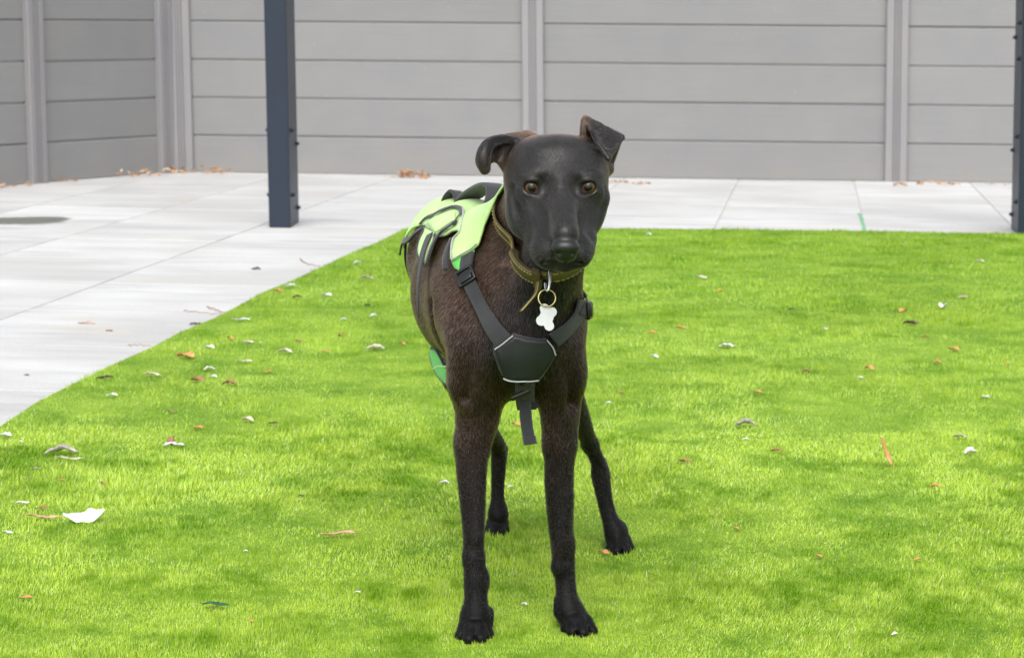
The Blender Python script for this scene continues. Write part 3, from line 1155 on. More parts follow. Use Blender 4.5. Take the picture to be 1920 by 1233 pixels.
def mat_web():
    t = NT('black_nylon_webbing')
    uv = t.uv()
    wv = t.n('TexWave', wave_type='BANDS', bands_direction='X', i_Scale=130.0, i_Distortion=0.0)
    t.l(uv, wv.inputs['Vector'])
    mp = t.n('Mapping')
    mp.inputs['Scale'].default_value = (0, 2.2, 0)
    t.l(uv, mp.inputs[0])
    wv2 = t.n('TexWave', wave_type='BANDS', bands_direction='Y', i_Scale=1.6)
    t.l(mp.outputs[0], wv2.inputs['Vector'])
    h = t.mix(0.5, wv.outputs['Fac'], wv2.outputs['Fac'])
    t.col(t.mix(h, (0.006, 0.0066, 0.008), (0.021, 0.023, 0.028)))
    t.set(Roughness=0.6)
    t.b.inputs['Sheen Weight'].default_value = 0.15
    t.bump(h, 0.0009, 0.9)
    return t.m


M_LIME = mat_fabric('lime_ripstop_fabric', (0.46, 0.70, 0.25), 0.55)
M_GREEN = mat_fabric('green_mesh_lining', (0.10, 0.50, 0.08), 0.6)
M_BIND = mat_fabric('black_binding_tape', (0.0085, 0.009, 0.011), 0.6)
M_PAD = mat_fabric('black_softshell', (0.0045, 0.0065, 0.009), 0.5, 1200, 0.0002, 0.0)
M_WEB = mat_web()
M_PIPE = mat_fabric('grey_reflective_piping', (0.36, 0.37, 0.38), 0.35)
M_PLAS = simple('black_plastic_buckle', (0.006, 0.006, 0.007), 0.3)
harness = tag(empty('dog_harness', (0.02, 3.3, 0)), 'lime green and black padded harness worn on the back and chest of the dog', 'harness')


def on_trunk(off):
    return lambda Y, s: wrap(Y, s / 0.11, off)


def yt(pts, depth=None):
    return [(lambda q: (q[0], q[1] * 0.11))(to_yt(x, y, depth)) for x, y in pts]


def on_body(off, depth=None):
    def f(x, y):
        l_, n_ = hit(x, y, depth)
        return l_ + n_ * off
    return f


# saddle: outline in the trunk chart (station Y, girth distance), left half measured, right half its mirror
HALF = [(3.46, 0.128), (3.43, 0.120), (3.407, 0.101), (3.376, 0.09), (3.30, 0.094), (3.231, 0.101), (3.169, 0.09), (3.133, 0.078), (3.134, 0.099),
        (3.12, 0.12), (3.10, 0.144), (3.092, 0.115), (3.084, 0.074), (3.086, 0.058), (3.087, 0.037), (3.08, 0.017)]
OUT = [(3.48, 0.0)] + HALF + [(3.08, -0.017)] + [(y, -s_) for y, s_ in HALF[::-1][1:]]
saddle = panel('saddle_panel', OUT, on_trunk(0.0075), M_LIME, harness, 0.003, 0.009, 3, 0.005)


def trunk_cord(name, pts, rad, mat, parent, off):
    return cord(name, [wrap(y, s_ / 0.11, off) for y, s_ in pts], rad, mat, parent)


def trunk_band(name, pts, wd, mat, parent, off, thick):
    return ribbon(name, pts, wd, mat, parent, off, thick, on_trunk(off), n=max(14, int(sum(math.dist(a, b) for a, b in zip(pts[:-1], pts[1:])) / 0.006)), smooth=2)


for sg in (1, -1):
    def mir(pts):
        return [(y, s_ * sg) for y, s_ in pts]
    # hanging flap between the two arches, its webbing and the bound edges
    flap = mir(yt([(806, 434), (826, 446), (822, 470), (815, 490), (804, 497), (795, 482), (797, 460)]))
    panel('flap', flap, on_trunk(0.0085), M_LIME, harness, 0.0025, 0.006, 2, 0.005)
    fe = mir(yt([(806, 435), (798, 458), (795, 480), (803, 498)]))
    trunk_cord('edge_binding', fe, 0.0016, M_BIND, harness, 0.011)
    fe = mir(yt([(826, 447), (822, 470), (815, 490), (808, 499)]))
    trunk_cord('edge_binding', fe, 0.0016, M_BIND, harness, 0.011)
    wb = mir(yt([(820, 449), (809, 480), (803, 520), (801, 560), (803, 590)]))
    trunk_band('girth_strap', wb, [0.014, 0.015, 0.015, 0.011, 0.004], M_WEB, harness, 0.0130, 0.0018)
    arch = mir([(3.432, 0.140), (3.428, 0.122)] + yt([(778, 456), (790, 443), (806, 434)]))
    trunk_band('edge_binding', arch, [0.008, 0.009, 0.009, 0.008, 0.006], M_BIND, harness, 0.0095, 0.003)
    loop = mir(yt([(799, 431), (815, 417), (838, 407), (858, 402), (870, 406), (873, 416), (866, 430)]))
    trunk_band('edge_binding', loop, [0.004, 0.0055, 0.006, 0.006, 0.006, 0.006, 0.005], M_BIND, harness, 0.0125, 0.002)
    band = mir(yt([(867, 430), (850, 440), (836, 452), (826, 470), (819, 492), (816, 502)]))
    trunk_band('edge_binding', band, [0.007, 0.009, 0.0095, 0.009, 0.008, 0.006], M_BIND, harness, 0.0130, 0.003)
    pk = mir(yt([(812, 426), (835, 416), (862, 410), (863, 424), (846, 434), (828, 445)]))
    panel('pocket_panel', pk, on_trunk(0.0112), M_LIME, harness, 0.0018, 0.006, 2, 0.006)
    pipe = mir(yt([(872, 401), (877, 413)]) + [(3.130, 0.078), (3.131, 0.098), (3.117, 0.119), (3.101, 0.140)])
    trunk_cord('piping', pipe, 0.0012, M_PIPE, harness, 0.0118)
    trunk_cord('piping', mir([(3.099, 0.141), (3.0955, 0.128), (3.092, 0.113), (3.088, 0.094), (3.0845, 0.076)]), 0.0012, M_PIPE, harness, 0.0118)
    lower = mir([(3.138, 0.098), (3.126, 0.122), (3.108, 0.148), (3.098, 0.162)])
    trunk_band('edge_binding', lower, [0.006, 0.0075, 0.0075, 0.006], M_BIND, harness, 0.0095, 0.0025)
    tab = mir(yt([(853, 494), (868, 483), (888, 472), (897, 468), (892, 486), (880, 502), (867, 511), (859, 506)]))
    panel('lower_tab', tab, on_trunk(0.0035), M_GREEN, harness, 0.002, 0.006, 2, 0.005)
# rear girth strap down the flank, and the girth pad under the brisket
for sg in (1, -1):
    trunk_band('rear_strap', [(3.462, sg * 0.120), (3.47, sg * 0.150), (3.475, sg * 0.180), (3.47, sg * 0.215), (3.46, sg * 0.24)], [0.012] * 5, M_WEB, harness, 0.006, 0.0018)


def girth_place(x, y):
    return Vector(C(x, y, 3.285 - min(1, max(0, (x - 808) / 34)) * 0.075 - max(0, x - 842) * 0.0004))


GP = [(811, 651), (819, 655), (828, 671), (838, 688), (866, 700), (890, 712), (890, 738), (862, 730), (836, 717), (823, 704), (813, 684), (808, 664)]
gp = panel('girth_pad', GP, girth_place, M_GREEN, harness, 0.004, 6, 2, 0.003)
cord('edge_binding', [girth_place(x, y) + Vector((-0.001, -0.003, 0)) for x, y in spline(GP + GP[:1], 60)], 0.0022, M_BIND, harness, 8, 80)
cord('seam', [girth_place(x, y) + Vector((-0.001, -0.006, 0)) for x, y in ((814, 690), (824, 685), (838, 686))], 0.0014, M_LIME, harness, 8, 12)

# grab handle: a padded arch on the back, and the folded end of a second one behind it
HB = [(866, 386, 3.36), (880, 371, 3.335), (902, 357, 3.29), (921, 349, 3.24), (932, 353, 3.215), (931, 371, 3.19), (922, 392, 3.17)]
Q = spline([C(*p) for p in HB], 30)
HV = []
for i, q in enumerate(Q):
    T_ = Vector(Q[min(i + 1, 29)] - Q[max(i - 1, 0)]).normalized()
    sd = T_.cross(Vector((0.75, 0.5, 0.45))).normalized()
    sd = (Vector((0.92, 0.30, -0.10)) - T_ * T_.dot(Vector((0.92, 0.30, -0.10)))).normalized()
    hw = 0.019 * (0.75 + 0.25 * math.sin(math.pi * i / 29))
    for k in range(5):
        HV.append(np.array(Vector(q) + sd * hw * (k / 2 - 1) + Vector((0, 0, -0.0015 * (k / 2 - 1) ** 2))))
hd = ribbon_mesh('grab_handle', np.array(HV), 30, 5, M_BIND, harness, 0.005)
hd.modifiers.new('soft', 'BEVEL').width = 0.0015
HB2 = [(836, 388, 3.42), (842, 372, 3.41), (853, 361, 3.40), (860, 372, 3.385), (862, 385, 3.375)]
Q = spline([C(*p) for p in HB2], 18)
HV = []
for i, q in enumerate(Q):
    for k in range(5):
        HV.append(np.array(Vector(q) + Vector((0.85, 0.5, -0.15)).normalized() * 0.010 * (k / 2 - 1)))
hd = ribbon_mesh('grab_handle', np.array(HV), 18, 5, M_BIND, harness, 0.004)
hd.modifiers.new('soft', 'BEVEL').width = 0.001

# front straps, chest pad -----------------------------------------------------
ribbon('front_strap', [(886, 474), (880, 500), (881, 520), (890, 546), (907, 580), (930, 617), (948, 640)], [22, 23, 24, 26, 28, 31, 35], M_WEB, harness, 0.0065, 0.002, depth=3.08)
ribbon('front_strap', [(1086, 560), (1080, 590), (1060, 616), (1034, 636)], [18, 22, 24, 28], M_WEB, harness, 0.0045, 0.002, depth=3.06)
ribbon('front_strap', [(1102, 545), (1096, 565), (1086, 590)], [14, 16, 20], M_WEB, harness, 0.006, 0.002, depth=3.10)
PADO = [(962, 621), (985, 628), (1008, 632), (1024, 632), (1034, 645), (1041, 662), (1030, 684), (1016, 702), (1004, 712), (975, 714), (948, 706), (934, 688), (924, 662), (924, 645), (940, 640)]
PADO = [(982 + (x - 982) * 0.94, 668 + (y - 668) * 0.95) for x, y in PADO]
panel('chest_pad_backing', PADO, on_body(0.0035, 3.0), M_BIND, harness, 0.003, 7, 8, 0.002)
PADI = [(964, 626), (986, 631), (1008, 633), (1022, 634), (1030, 646), (1036, 660), (1024, 682), (1002, 704), (985, 706), (966, 705), (950, 701), (941, 680), (931, 653), (946, 640)]
PADI = [(982 + (x - 982) * 0.94, 668 + (y - 668) * 0.95) for x, y in PADI]
cp = panel('chest_pad', PADI, on_body(0.0085, 3.0), M_PAD, harness, 0.004, 7, 10, 0.006)


def body_cord(name, pts, rad, mat, off, parent):
    V = []
    pts = [(982 + (x - 982) * 0.94, 668 + (y - 668) * 0.95) for x, y in pts]
    for x, y in spline(pts, 14) if len(pts) > 2 else [(pts[0][0] + (pts[1][0] - pts[0][0]) * t, pts[0][1] + (pts[1][1] - pts[0][1]) * t) for t in np.linspace(0, 1, 10)]:
        l_, n_ = hit(x, y, 3.0)
        V.append(l_ + n_ * off)
    return cord(name, V, rad, mat, parent, 8, 24)


body_cord('piping', [(963, 625), (948, 639), (931, 653)], 0.0011, M_PIPE, 0.0130, harness)
body_cord('piping', [(1022, 633), (1031, 646), (1036, 660)], 0.0010, M_PIPE, 0.0130, harness)
body_cord('piping', [(950, 700), (965, 706), (985, 707), (1002, 704)], 0.0010, M_PIPE, 0.0130, harness)


def solid_strip(name, P3, half, wide, thick, mat, parent):
    """free-hanging strap: centre line in 3D, wide = direction of its width"""
    P3 = spline(P3, 20)
    V = [np.array(Vector(p) + Vector(wide).normalized() * half * (k / 2 - 1)) for p in P3 for k in range(5)]
    return ribbon_mesh(name, np.array(V), 20, 5, mat, parent, thick)


solid_strip('sternum_strap', [C(986, 704, 3.005), C(984, 726, 3.02), C(985, 748, 3.05), C(988, 765, 3.10)], 0.0135, (1, 0, 0.05), 0.0025, M_WEB, harness)
bm = bmesh.new()
add_box(bm, (0, 0, 0), (0.030, 0.008, 0.0075), Matrix.Rotation(R(-26), 3, 'Y'), 0.0025)
o = dlink('slider_buckle', bm_mesh('slider_buckle', bm), M_PLAS, harness)
o.location = Vector(C(976, 739, 3.025)) + Vector((-0.02, -3.3, 0))
st = solid_strip('strap_tail', [C(985, 738, 3.045), C(985, 770, 3.045), C(988, 800, 3.042), C(994, 832, 3.036)], 0.0083, (1, 0.1, 0.12), 0.0022, M_WEB, harness)
tq = [C(991.5, 818, 3.034), C(993, 825, 3.033), C(994.5, 833, 3.032)]
solid_strip('folded_end', tq, 0.0090, (1, 0.1, 0.12), 0.005, M_WEB, harness)
solid_strip('strap_tail', [C(1001, 740, 3.06), C(1002, 752, 3.062), C(1001, 764, 3.064)], 0.0055, (1, 0.3, 0.1), 0.003, M_WEB, harness)


def ladder_lock(px, py, depth, ang, w_, h_, up_off):
    """three-bar webbing buckle lying on a strap"""
    l_, n_ = hit(px, py, depth)
    z = n_.normalized()
    x = Vector(_R) * math.cos(ang) - Vector(_U) * math.sin(ang)
    x = (x - z * x.dot(z)).normalized()
    y = z.cross(x)
    bm = bmesh.new()
    for sx in (-1, 1):
        add_box(bm, (sx * w_ / 2, 0, 0), (0.0055, h_, 0.006), None, 0.002)
    for ky, hh in ((-0.5, 0.0045), (0.08, 0.006), (0.5, 0.0050)):
        add_box(bm, (0, ky * h_ * 0.9, 0.001 if ky else 0), (w_, hh, 0.005), None, 0.0018)
    add_box(bm, (0, -h_ * 0.16, 0.0035), (w_ * 0.84, h_ * 0.45, 0.0035), None, 0.0015)
    M4 = Matrix(((x[0], y[0], z[0], 0), (x[1], y[1], z[1], 0), (x[2], y[2], z[2], 0), (0, 0, 0, 1)))
    bmesh.ops.transform(bm, matrix=Matrix.Translation(l_ + z * up_off) @ M4, verts=bm.verts)
    return dlink('strap_buckle', bm_mesh('strap_buckle', bm), M_PLAS, harness)


ladder_lock(879, 523, 3.08, R(-22), 0.0235, 0.026, 0.0085)
ladder_lock(1094, 582, 3.08, R(60), 0.0190, 0.020, 0.0080)

# collar ------------------------------------------------------------------------
collar = tag(empty('dog_collar', (0.02, 3.3, 0)), 'olive brown stitched leather collar round the neck of the dog', 'collar')


def mat_leather():
    t = NT('olive_brown_leather')
    p = t.pos()
    n1 = t.noise(p, 60, 4)
    v = t.n('TexVoronoi', i_Scale=1100.0)
    t.l(p, v.inputs['Vector'])
    t.col(t.mix(n1, (0.045, 0.034, 0.010), (0.120, 0.092, 0.026)))
    t.set(Roughness=0.42)
    t.bump(v.outputs['Distance'], 0.0005, 0.5)
    return t.m


M_LEA = mat_leather()
M_STI = simple('cream_yellow_thread', (0.50, 0.40, 0.11), 0.7)
M_BRASS = simple('aged_brass', (0.42, 0.36, 0.16), 0.25, Metallic=1.0)
M_STEEL = simple('bright_steel', (0.62, 0.62, 0.60), 0.2, Metallic=1.0)
nc = Vector(C(1022, 440, 3.045))                   # a point on the neck's axis inside the collar
fr = Vector(C(1000, 512, 2.985))                   # seen low front point
bk = Vector(C(944, 368, 3.105))                    # seen high back point
rt = Vector(C(1108, 425, 3.04))
nx_ = (fr - bk).normalized()
pn = nx_.cross((rt - bk).normalized()).normalized()
if pn.z < 0:
    pn = -pn
py_ = pn.cross(nx_).normalized()
cc = (fr + bk) * 0.5
cc = cc + (nc - cc) * 0.75
cc = cc - pn * (cc - fr).dot(pn)
NC, CW = 96, 0.0185


def collar_ring(off, h):
    R_ = []
    for i in range(NC):
        a = 2 * math.pi * i / NC
        d = nx_ * math.cos(a) + py_ * math.sin(a)
        loc, nor, _, dist = BODY_BVH.ray_cast(cc, d)
        R_.append(min(dist if loc else 0.06, 0.085))
    R_ = np.array(R_)
    ft_ = np.fft.rfft(R_)
    ft_[3:] = 0
    return np.fft.irfft(ft_, NC) + off


CR = collar_ring(0.0035, 0)


def cpt(i, hgt, off=0.0):
    a = 2 * math.pi * i / NC
    i0 = int(math.floor(i)) % NC
    t = i - math.floor(i)
    r_ = CR[i0] * (1 - t) + CR[(i0 + 1) % NC] * t
    return cc + (nx_ * math.cos(a) + py_ * math.sin(a)) * (r_ + off) + pn * hgt


bm = bmesh.new()
prof = [(-0.5, 0.0), (-0.5, 0.0022), (-0.44, 0.0034), (0, 0.0038), (0.44, 0.0034), (0.5, 0.0022), (0.5, 0.0)]
rings = [[bm.verts.new(cpt(i, h * CW, o_)) for h, o_ in prof] for i in range(NC)]
for i in range(NC):
    A, B = rings[i], rings[(i + 1) % NC]
    for k in range(len(prof)):
        bm.faces.new((A[k], A[(k + 1) % len(prof)], B[(k + 1) % len(prof)], B[k]))
dlink('collar_band', bm_mesh('collar_band', bm), M_LEA, collar)
bm = bmesh.new()
for i in np.arange(0, NC, 1.15):
    for h in (-0.37, 0.37):
        add_tube(bm, [cpt(i, h * CW, 0.0034), cpt(i + 0.35, h * CW, 0.0043), cpt(i + 0.7, h * CW, 0.0034)], 0.0006, 5)
s_ = dlink('stitching', bm_mesh('stitching', bm), M_STI, collar)
s_['kind'] = 'stuff'


def cpix(px, py):                                  # collar station nearest to a photo pixel
    best, bi = 1e9, 0
    d = Vector(ray(px, py)).normalized()
    for i in np.arange(0, NC, 0.5):
        v = cpt(i, 0, 0.003) - Vector(_O)
        m = (v - d * v.dot(d)).length + (0.2 if v.length > 3.06 else 0)
        if m < best:
            best, bi = m, i
    return bi


i0, i1 = cpix(960, 474), cpix(1005, 520)
if abs(i1 - i0) > NC / 2:
    i0, i1 = (i0 - NC, i1) if i0 > i1 else (i0, i1 - NC)
# the doubled, buckled end of the strap with its keeper
bm = bmesh.new()
st_ = np.linspace(i0, i1, 14)
prof2 = [(-0.60, 0.003), (-0.60, 0.0085), (-0.5, 0.0100), (0.5, 0.0100), (0.60, 0.0085), (0.60, 0.003)]
rings = [[bm.verts.new(cpt(i, h * CW * (0.8 if k_ in (0, 13) else 1), o_)) for h, o_ in prof2] for k_, i in enumerate(st_)]
for A, B in zip(rings[:-1], rings[1:]):
    for k in range(len(prof2)):
        bm.faces.new((A[k], A[(k + 1) % len(prof2)], B[(k + 1) % len(prof2)], B[k]))
bm.faces.new(rings[0][::-1])
bm.faces.new(rings[-1])
dlink('doubled_end', bm_mesh('doubled_end', bm), M_LEA, collar)
bm = bmesh.new()
for t in np.arange(0.05, 0.95, 0.075):
    i = i0 + (i1 - i0) * t
    for h in (-0.45, 0.45):
        add_tube(bm, [cpt(i, h * CW, 0.0098), cpt(i + (i1 - i0) * 0.02, h * CW, 0.0107), cpt(i + (i1 - i0) * 0.042, h * CW, 0.0098)], 0.0006, 5)
s_ = dlink('stitching', bm_mesh('stitching', bm), M_STI, collar)
s_['kind'] = 'stuff'
bm = bmesh.new()
di = (i1 - i0) / abs(i1 - i0)
kr = [[bm.verts.new(cpt(i, h * CW, o_)) for h, o_ in [(-0.74, 0.002), (-0.74, 0.0130), (0.74, 0.0130), (0.74, 0.002)]] for i in (i1 - di * 0.9, i1, i1 + di * 0.9)]
for A, B in zip(kr[:-1], kr[1:]):
    for k in range(4):
        bm.faces.new((A[k], A[(k + 1) % 4], B[(k + 1) % 4], B[k]))
bm.faces.new(kr[0][::-1])
bm.faces.new(kr[-1])
dlink('keeper_loop', bm_mesh('keeper_loop', bm), M_LEA, collar, False)
# the loose tongue, seen nearly edge-on
tg = spline([C(1010, 524, 2.972), C(1006, 545, 2.962), C(993, 562, 2.955), (C(979, 578, 2.95))], 16)
V = [np.array(Vector(p) + Vector((0.45, 0.85, 0.30)).normalized() * 0.0085 * (k / 2 - 1)) for p in tg for k in range(5)]
ribbon_mesh('strap_tongue', np.array(V), 16, 5, M_LEA, collar, 0.003)
cord('stitching', [Vector(p) + Vector((-0.0005, -0.0075, -0.002)) for p in tg], 0.0006, M_STI, collar, 5, 20)
# D ring under the chin, tag ring and the bone-shaped tag
hk = [C(1030, 508, 2.945), C(1031, 520, 2.938), C(1030, 534, 2.934), C(1027, 545, 2.932), C(1023, 541, 2.936), C(1022, 530, 2.942)]
cord('hook', hk, 0.0016, M_STEEL, collar, 8, 24)
idtag = tag(empty('identity_tag', C(1025, 545, 2.932)), 'plain white bone shaped tag hanging from a brass ring under the chin', 'tag')


def tl(name, me, mat, smooth=True):
    o = link(name, me, mat, idtag, smooth)
    o.matrix_parent_inverse = Matrix.Translation(-Vector(C(1025, 545, 2.932)))
    return o


rc = Vector(C(1025.5, 558.5, 2.930))
bm = bmesh.new()
add_tube(bm, [rc + (Vector(_R) * math.cos(a) + (Vector(_U) + Vector(_F) * 0.25) * math.sin(a)) * 0.0113 for a in np.linspace(0, 2 * math.pi, 40, endpoint=False)], 0.0011, 8, False, True)
tl('split_ring', bm_mesh('split_ring', bm), M_BRASS)
tc = Vector(C(1025, 594, 2.928))
k_ = 2.928 / FOC
lob = [(-4, 16, 9), (-10, -7, 10), (10, 9, 9.5), (5, -17, 9.5), (0, 0, 13.5)]
ang = np.linspace(0, 2 * math.pi, 72, endpoint=False)
rad = []
for a in ang:
    d_ = np.array([math.cos(a), math.sin(a)])
    best = 9.5
    for lx, ly, lr in lob:
        b_ = lx * d_[0] + ly * d_[1]
        disc = b_ * b_ - (lx * lx + ly * ly - lr * lr)
        if disc > 0:
            best = max(best, b_ + math.sqrt(disc))
    rad.append(best)
rad = np.array(rad)
rad = 0.25 * np.roll(rad, 1) + 0.5 * rad + 0.25 * np.roll(rad, -1)
bm = bmesh.new()
TN = (-Vector(_F) * 0.96 + Vector((-0.2, 0, 0.15))).normalized()
fr_ = []
for zz, sc_ in ((-0.0007, 0.97), (0.0004, 1.0), (0.0008, 0.95)):
    fr_.append([bm.verts.new(tc + (Vector(_R) * math.cos(a) + Vector(_U) * math.sin(a)) * (r_ * k_ * sc_) + TN * zz) for a, r_ in zip(ang, rad)])
for A, B in zip(fr_[:-1], fr_[1:]):
    for k in range(72):
        bm.faces.new((A[k], A[(k + 1) % 72], B[(k + 1) % 72], B[k]))
bm.faces.new(fr_[0][::-1])
bm.faces.new(fr_[-1])
tl('tag_plate', bm_mesh('tag_plate', bm), simple('white_enamel', (0.60, 0.61, 0.63), 0.3), False)


# ------------------------------------------------------------------ the coat: short hairs combed along the body
def scatter_on(V, Q, n, wgt):
    a, b, c, d = (V[Q[:, k]] for k in range(4))
    area = 0.5 * np.linalg.norm(np.cross(c - a, d - b), axis=1) * wgt
    fi = rng.choice(len(Q), n, p=area / area.sum())
    u, v = rng.random((2, n, 1))
    P = (1 - u) * (1 - v) * a[fi] + u * (1 - v) * b[fi] + u * v * c[fi] + (1 - u) * v * d[fi]
    N = BVN[Q[fi]].mean(1)
    return P, N / (np.linalg.norm(N, axis=1)[:, None] + 1e-9)


def curves_object(name, P, rad, attrs, mat, parent):
    """P: (n, k, 3) control points; rad: (n, k)"""
    n, k = P.shape[:2]
    cu = bpy.data.hair_curves.new(name)
    cu.add_curves([k] * n)
    cu.position_data.foreach_set('vector', np.ascontiguousarray(P, np.float32).ravel())
    ra = cu.attributes.get('radius') or cu.attributes.new('radius', 'FLOAT', 'POINT')
    ra.data.foreach_set('value', np.ascontiguousarray(rad, np.float32).ravel())
    for nm, v in attrs.items():
        cu.attributes.new(nm, 'FLOAT', 'CURVE').data.foreach_set('value', np.ascontiguousarray(v, np.float32))
    cu.materials.append(mat)
    o = bpy.data.objects.new(name, cu)
    COL.objects.link(o)
    o.parent = parent
    o.location = (-0.02, -3.3, 0)
    return o


def mat_fur():
    t = NT('black_brown_fur')
    br = t.n('Attribute', attribute_name='brown').outputs['Fac']
    rn = t.n('Attribute', attribute_name='tone').outputs['Fac']
    ic = t.n('HairInfo').outputs['Intercept']
    c = t.mix(br, (0.0050, 0.0043, 0.0042), (0.100, 0.045, 0.024))
    tip = t.mix(br, (0.0185, 0.0158, 0.0148), (0.200, 0.100, 0.056))
    c = t.mix(ic, c, tip)
    pl = t.n('Attribute', attribute_name='pale').outputs['Fac']
    c = t.mix(pl, c, (0.50, 0.42, 0.27))
    c = t.mix(1.0, c, t.ramp(rn, [(0.0, 0.35), (0.75, 1.05), (1.0, 3.2)]), 'MULTIPLY')
    h = t.n('BsdfHairPrincipled')
    h.parametrization = 'COLOR'
    h.inputs['Roughness'].default_value = 0.26
    h.inputs['Radial Roughness'].default_value = 0.35
    h.inputs['Coat'].default_value = 0.0
    h.inputs['IOR'].default_value = 1.55
    h.inputs['Random Roughness'].default_value = 0.2
    t.l(c, h.inputs['Color'])
    t.l(h.outputs[0], t.o.inputs[0])
    return t.m


NH = 340000
zq = BV[BQ].mean(1)
wq = np.where((zq[:, 2] > 0.52) & (zq[:, 1] < 3.05), 5.0, 1.0) * np.where(zq[:, 1] > 3.62, 0.6, 1.0) * (1 - mask_nose(zq))
wq *= (zq[:, 2] > 0.004)
HP, HN = scatter_on(BV, BQ, NH, wq)
# no hair on the eyeballs' rims, thin under the harness panels
for ex, ey in ((997, 352.5), (1103, 351.5)):
    e_ = np.array(C(ex, ey, 2.922))
    k_ = np.linalg.norm((HP - e_) / np.array([1, 1.6, 1.25]), axis=1) > 0.0115
    HP, HN = HP[k_], HN[k_]
for a_, b_ in (((1020, 492, 2.872), (1060, 497, 2.858)), ((1060, 497, 2.858), (1098, 489, 2.872))):     # bare lip line
    a_, b_ = C(*a_), C(*b_)
    u_ = np.clip(((HP - a_) @ (b_ - a_)) / ((b_ - a_) @ (b_ - a_)), 0, 1)[:, None]
    k_ = np.linalg.norm(HP - a_ - u_ * (b_ - a_), axis=1) > 0.0045
    HP, HN = HP[k_], HN[k_]
FL = np.array(FLOW, np.float32)
HF = np.empty_like(HP)
for s in range(0, len(HP), 15000):
    q = HP[s:s + 15000].astype(np.float32)
    d = np.sqrt(((q[:, None] - FL[None, :, :3]) ** 2).sum(-1)) / FL[None, :, 3]
    w_ = np.exp(-3.2 * d ** 2) + 1e-9 / (d ** 4 + 1e-6)
    HF[s:s + 15000] = (w_ @ FL[:, 4:7]) / w_.sum(1)[:, None]
n_ = len(HP)
HF = HF + rng.normal(0, 0.10, (n_, 3)) * np.where(HP[:, 2:] > 0.52, 0.5, 1.0)
HF -= HN * (HF * HN).sum(1)[:, None]
HF /= np.linalg.norm(HF, axis=1)[:, None] + 1e-9
headm = sstep(0.50, 0.57, HP[:, 2]) * (1 - sstep(2.96, 3.08, HP[:, 1]))
face = headm * (1 - sstep(2.90, 2.97, HP[:, 1]))
legm = 1 - sstep(0.22, 0.34, HP[:, 2])
HL = 0.0070 * (1 - 0.5 * sstep(0.07, 0.03, HP[:, 2])) * (1 - 0.45 * headm) * (1 - 0.35 * face) * (1 - 0.55 * legm) * rng.uniform(0.6, 1.25, n_)
lift = rng.uniform(0.03, 0.17, n_) * (1 - 0.4 * headm)
D0 = HF * np.cos(lift)[:, None] + HN * np.sin(lift)[:, None]
tt = np.linspace(0, 1, 4)
PTS = HP[:, None] + D0[:, None] * (HL[:, None] * tt)[..., None] - HN[:, None] * (HL[:, None] * 0.14 * tt ** 2)[..., None]
PTS -= HN[:, None] * 0.0004


def sdf(P):
    q = (P - G0) / GH
    i = np.clip(np.floor(q).astype(int), 0, GN - 2)
    f = np.clip(q - i, 0, 1)
    r_ = 0
    for a in (0, 1):
        for b in (0, 1):
            for c in (0, 1):
                r_ = r_ + D[i[:, 0] + a, i[:, 1] + b, i[:, 2] + c] * (f[:, 0] if a else 1 - f[:, 0]) * (f[:, 1] if b else 1 - f[:, 1]) * (f[:, 2] if c else 1 - f[:, 2])
    return r_


for k in (1, 2, 3):                               # hairs ride over the swellings in front of them
    dd = sdf(PTS[:, k])
    PTS[:, k] += HN * np.maximum(0, 0.0005 + 0.0012 * tt[k] * lift / 0.15 - dd)[:, None]
RAD = 0.00011 * (1 - 0.2 * headm)[:, None] * np.array([1.0, 0.9, 0.65, 0.12])[None] * rng.uniform(0.7, 1.2, n_)[:, None]
clump = 0.5 + 0.5 * np.sin(HP[:, 0] * 90 + 3 * np.sin(HP[:, 2] * 60)) * np.sin(HP[:, 2] * 70 + 2 * np.sin(HP[:, 1] * 80))
sp_ = np.array(hit(1010, 706, 3.0)[0])
pale = 1 - sstep(0.006, 0.009, np.linalg.norm((HP - sp_) / np.array([1.5, 1, 0.8]), axis=1))
fur = curves_object('coat_hair', PTS, RAD, {'brown': np.clip(mask_brown(HP) * (0.45 + 0.85 * clump), 0, 1), 'tone': rng.random(n_) * (1 - 0.35 * legm) * (0.85 + 0.15 * headm), 'pale': pale}, mat_fur(), dog)
fur['kind'] = 'stuff'

# whiskers
WP = []
for sx, x0, x1 in ((-1, 1002, 1036), (1, 1084, 1108)):
    for _ in range(13):
        px, py = rng.uniform(x0, x1), rng.uniform(455, 492)
        l_, nn = hit(px, py, 2.9)
        d = Vector((sx * rng.uniform(0.5, 1.0), rng.uniform(-0.5, 0.3), rng.uniform(-0.75, 0.12))).normalized()
        L = rng.uniform(0.018, 0.045)
        WP.append([np.array(l_ + d * L * t + Vector((0, 0.25, -0.5)) * L * 0.35 * t * t) for t in np.linspace(0, 1, 6)])
for _ in range(26):                                # chin hairs
    l_, nn = hit(rng.uniform(1030, 1092), rng.uniform(497, 509), 2.9)
    d = Vector((rng.uniform(-0.5, 0.5), rng.uniform(-0.6, 0), -0.9)).normalized()
    L = rng.uniform(0.005, 0.012)
    WP.append([np.array(l_ + d * L * t) for t in np.linspace(0, 1, 6)])
WP = np.array(WP)
wk = curves_object('whiskers', WP, 0.00011 * np.linspace(1, 0.25, 6)[None] * np.ones((len(WP), 1)), {}, simple('dark_whisker', (0.06, 0.05, 0.045), 0.4), dog)
wk['kind'] = 'stuff'
SC.cycles_curves.shape = 'RIBBONS'
SC.cycles_curves.subdivisions = 2


